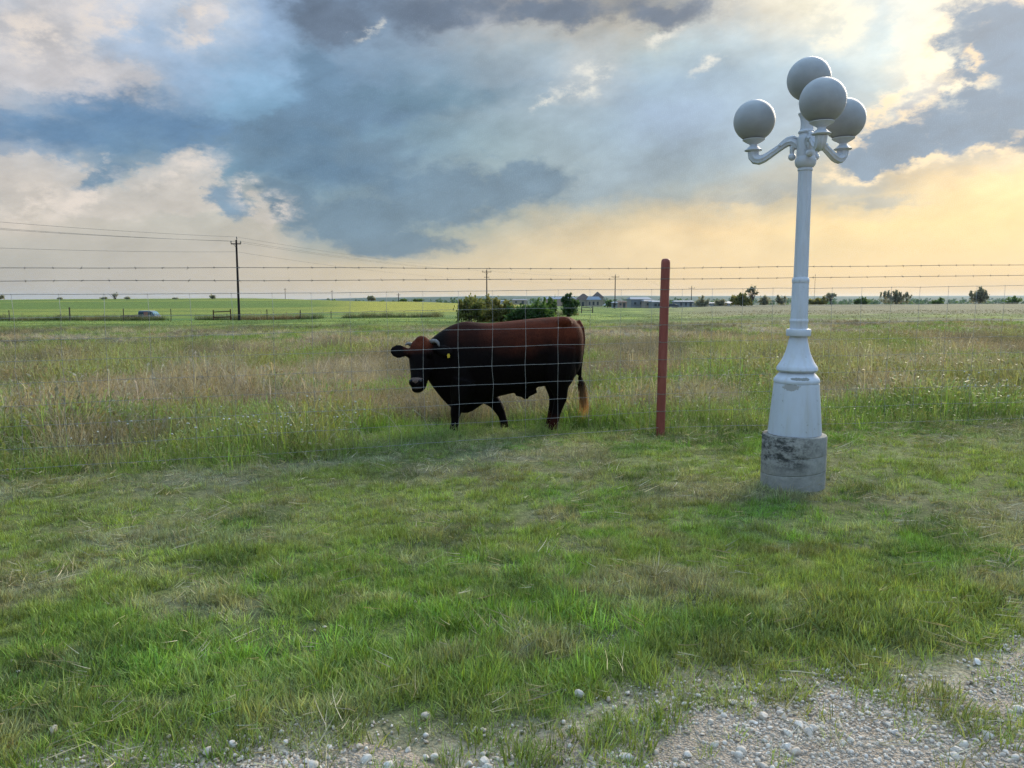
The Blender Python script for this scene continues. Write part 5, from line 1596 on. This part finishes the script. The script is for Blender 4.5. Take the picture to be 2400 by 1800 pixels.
def building(name, label, px, py, Y, w, d, h, roof_h, ridge, wall, roof, windows, doors=(), rz=0, extra=None):
    g = base_at(px, py, Y)
    root = thing(name, label, 'building', g, rz)
    MB().box((0, 0, h / 2 - .3), (w, d, h + .6)).build('wall', wall, root)
    hip(MB(), 0, 0, w, d, h, roof_h, ridge).build('roof', roof, root)
    for (wx, wz, ww, wh) in windows:
        f = MB().box((wx, -d / 2 - .02, wz), (ww, .10, wh)).build('window', m_dk, root)
        MB().box((wx, -d / 2 - .06, wz - wh / 2 - .06), (ww + .2, .16, .10)).build('sill', wall, f)
    for (wx, ww, wh) in doors:
        MB().box((wx, -d / 2 - .02, wh / 2), (ww, .12, wh)).build('door', m_dk, root)
    if extra: extra(root)
    return root
def house_more(root):
    MB().box((4.6, -3.0, 1.5), (6.5, 4, 3.6)).build('front_wing', m_tan, root)
    hip(MB(), 4.6, -3.0, 6.5, 4, 3.2, 1.5, 5.0).build('metal_porch_roof', m_metal, root)
    MB().box((6.9, 1.0, 2.2), (5, 7, 4.4)).build('side_wing', m_tan, root)
    hip(MB(), 6.9, 1.0, 5, 7, 4.3, 2.7, .3).build('wing_roof', m_shingle, root)
    for wx in (2.6, 4.4, 6.4):
        MB().box((wx, -5.02, 1.5), (.9, .12, 1.6)).build('window', m_dk, root)
building('house', 'tan stone house with steep brown roofs and a pale metal porch roof', 1367, 719, 372, 7.2, 8, 3.2, 2.9, .8, m_tan, m_shingle, [(-2.4, 1.6, 1.2, 1.5)], [(-.6, 1.1, 2.2)], extra=house_more)
building('house', 'smaller tan gabled house right behind the stone house', 1405, 719, 395, 5.2, 7, 2.7, 2.7, .4, m_tan, m_shingle, [(-1.4, 1.5, .8, 1.2)], [(1.2, 1.2, 2.1)])
building('warehouse', 'large pale blue-grey warehouse on the horizon above the shrub clump', 1170, 701, 820, 24, 30, 5.6, 1.0, 22, simple_mat('blue_grey_cladding', (.34, .38, .42), .6, .3), m_metal, [(-9, 3.8, 2, 1.2), (-4.5, 3.8, 2, 1.2), (0, 3.8, 2, 1.2), (4.5, 3.8, 2, 1.2)], [(8, 4, 4)])
building('shed', 'pinkish low building between the shrub clump and the small tree', 1312, 718, 330, 13, 8, 3.0, 1.0, 12, m_pink, m_metal, [(-3, 1.6, 1.2, 1)], [(2, 2.4, 2.4)])
building('shed', 'small orange-tan building just right of the third utility pole', 1456, 717, 300, 3.6, 5, 2.2, .6, 3.2, m_pink, m_shingle, [(-.6, 1.4, .8, .8)], [(.8, .9, 1.9)])
building('shed', 'small white shed tucked beside the third utility pole', 1440, 718, 290, 1.9, 3, 2.0, .4, 1.5, m_shed, m_metal, [(.3, 1.3, .5, .5)], [(-.4, .6, 1.7)])
building('shed', 'long white metal barn between the third pole and the red post', 1497, 719, 310, 8.0, 12, 3.4, .9, 7.4, m_shed, m_metal, [(-2.4, 1.8, .9, .9), (0, 1.8, .9, .9)], [(2.6, 2.2, 2.6)])
building('shed', 'tan-sided shed adjoining the long white barn', 1519, 720, 300, 4.2, 9, 2.6, .6, 3.6, m_tan, m_shed, [(-.9, 1.5, .8, .8)], [(.9, 1.2, 2.0)])
building('shed', 'low white shed with dark bays left of the red post', 1543, 721, 290, 6.0, 8, 2.3, .5, 5.4, m_shed, m_metal, [(-1.8, 1.2, .9, 1.0), (-.4, 1.2, .9, 1.0)], [(1.6, 1.4, 1.8)])
building('shed', 'white mobile home with two dark windows right of the red post', 1600, 720, 280, 7.0, 4, 2.3, .4, 6.6, m_shed, m_metal, [(-.9, 1.4, .8, 1.1), (.7, 1.4, .6, 1.1)], [(2.4, .8, 1.9)])
building('shed', 'long low pale building behind the sparse shrubs', 1672, 720, 300, 15, 6, 1.9, .4, 14, m_shed, m_metal, [(-4, 1.2, 1, .8), (0, 1.2, 1, .8)], [(4, 1, 1.7)])
building('shed', 'pale flat-roofed shed seen past the mesquite shrub', 1712, 721, 310, 5.5, 6, 2.4, .3, 5, m_shed, m_metal, [(-1, 1.4, .9, .8)], [(1.4, 1, 1.8)])
building('shed', 'distant white-roofed shed in the gap of the shrub clump', 1218, 714, 420, 8, 6, 2.4, .6, 7.4, m_tan, m_shed, [(-2, 1.4, 1, .9)], [(1.6, 1.2, 2)])
def car(label, px, py, Y, paint, rz):
    g = base_at(px, py, Y)
    root = thing('parked_car', label, 'car', g, rz, 'cars parked by the far buildings')
    prof = [(-2.1, .35), (-2.15, .8), (-1.95, .95), (-1.35, 1.0), (-.95, 1.42), (.55, 1.45), (1.15, 1.0), (2.0, .88), (2.1, .6), (2.05, .35)]
    b = MB()
    for yy in (-.85, .85):
        for a_, z_ in prof: b.v.append((a_, yy * (.86 if z_ > 1.2 else 1), z_))
    k = len(prof)
    b.f += [tuple(range(k)), tuple(range(k, 2 * k))] + [(i, (i + 1) % k, k + (i + 1) % k, k + i) for i in range(k)]
    b.build('body', paint, root, bevel=.03)
    for x0, x1 in ((-.95, -.25), (-.15, .6)):
        MB().box(((x0 + x1) / 2, -.79, 1.2), (x1 - x0, .08, .34)).build('side_window', m_glass, root)
    for sx2 in (-1.3, 1.3):
        for sy2 in (-.8, .8):
            MB().tube([(sx2, sy2 - .09, .33), (sx2, sy2 + .09, .33)], .33, 14).build('wheel', m_tyre, root)
    for sy2 in (-.6, .6):
        MB().box((2.08, sy2, .7), (.06, .3, .14)).build('headlight', m_vroof, root)
m_cw = simple_mat('white_car_paint', (.62, .64, .66), .3, .5); m_cd = simple_mat('dark_car_paint', (.03, .035, .045), .3, .5)
car('white car parked just right of the two houses', 1424, 718, 350, m_cw, R(6))
car('dark car parked close to the white shed right of the red post', 1576, 721, 260, m_cd, R(-8))

# ------------------------------------------------------------------ the evening air
m_haze, t, out = material('evening_haze')
pv = t.new('ShaderNodeVolumePrincipled')
pv.inputs['Color'].default_value = (.55, .76, 1.0, 1)
pv.inputs['Density'].default_value = HAZE
pv.inputs['Anisotropy'].default_value = 0.5
t.l.new(pv.outputs[0], out.inputs['Volume'])
zlo = float(GZ.min()) - 1.0
zhi = max(float(GZ.max()), g.z + H, 14.0) + 3.0
hz = MB().box((0, 3150, (zlo + zhi) / 2), (14100, 7700, zhi - zlo)).build('haze', m_haze)
tag(hz, 'thin evening haze lying over the whole plain', kind='stuff')
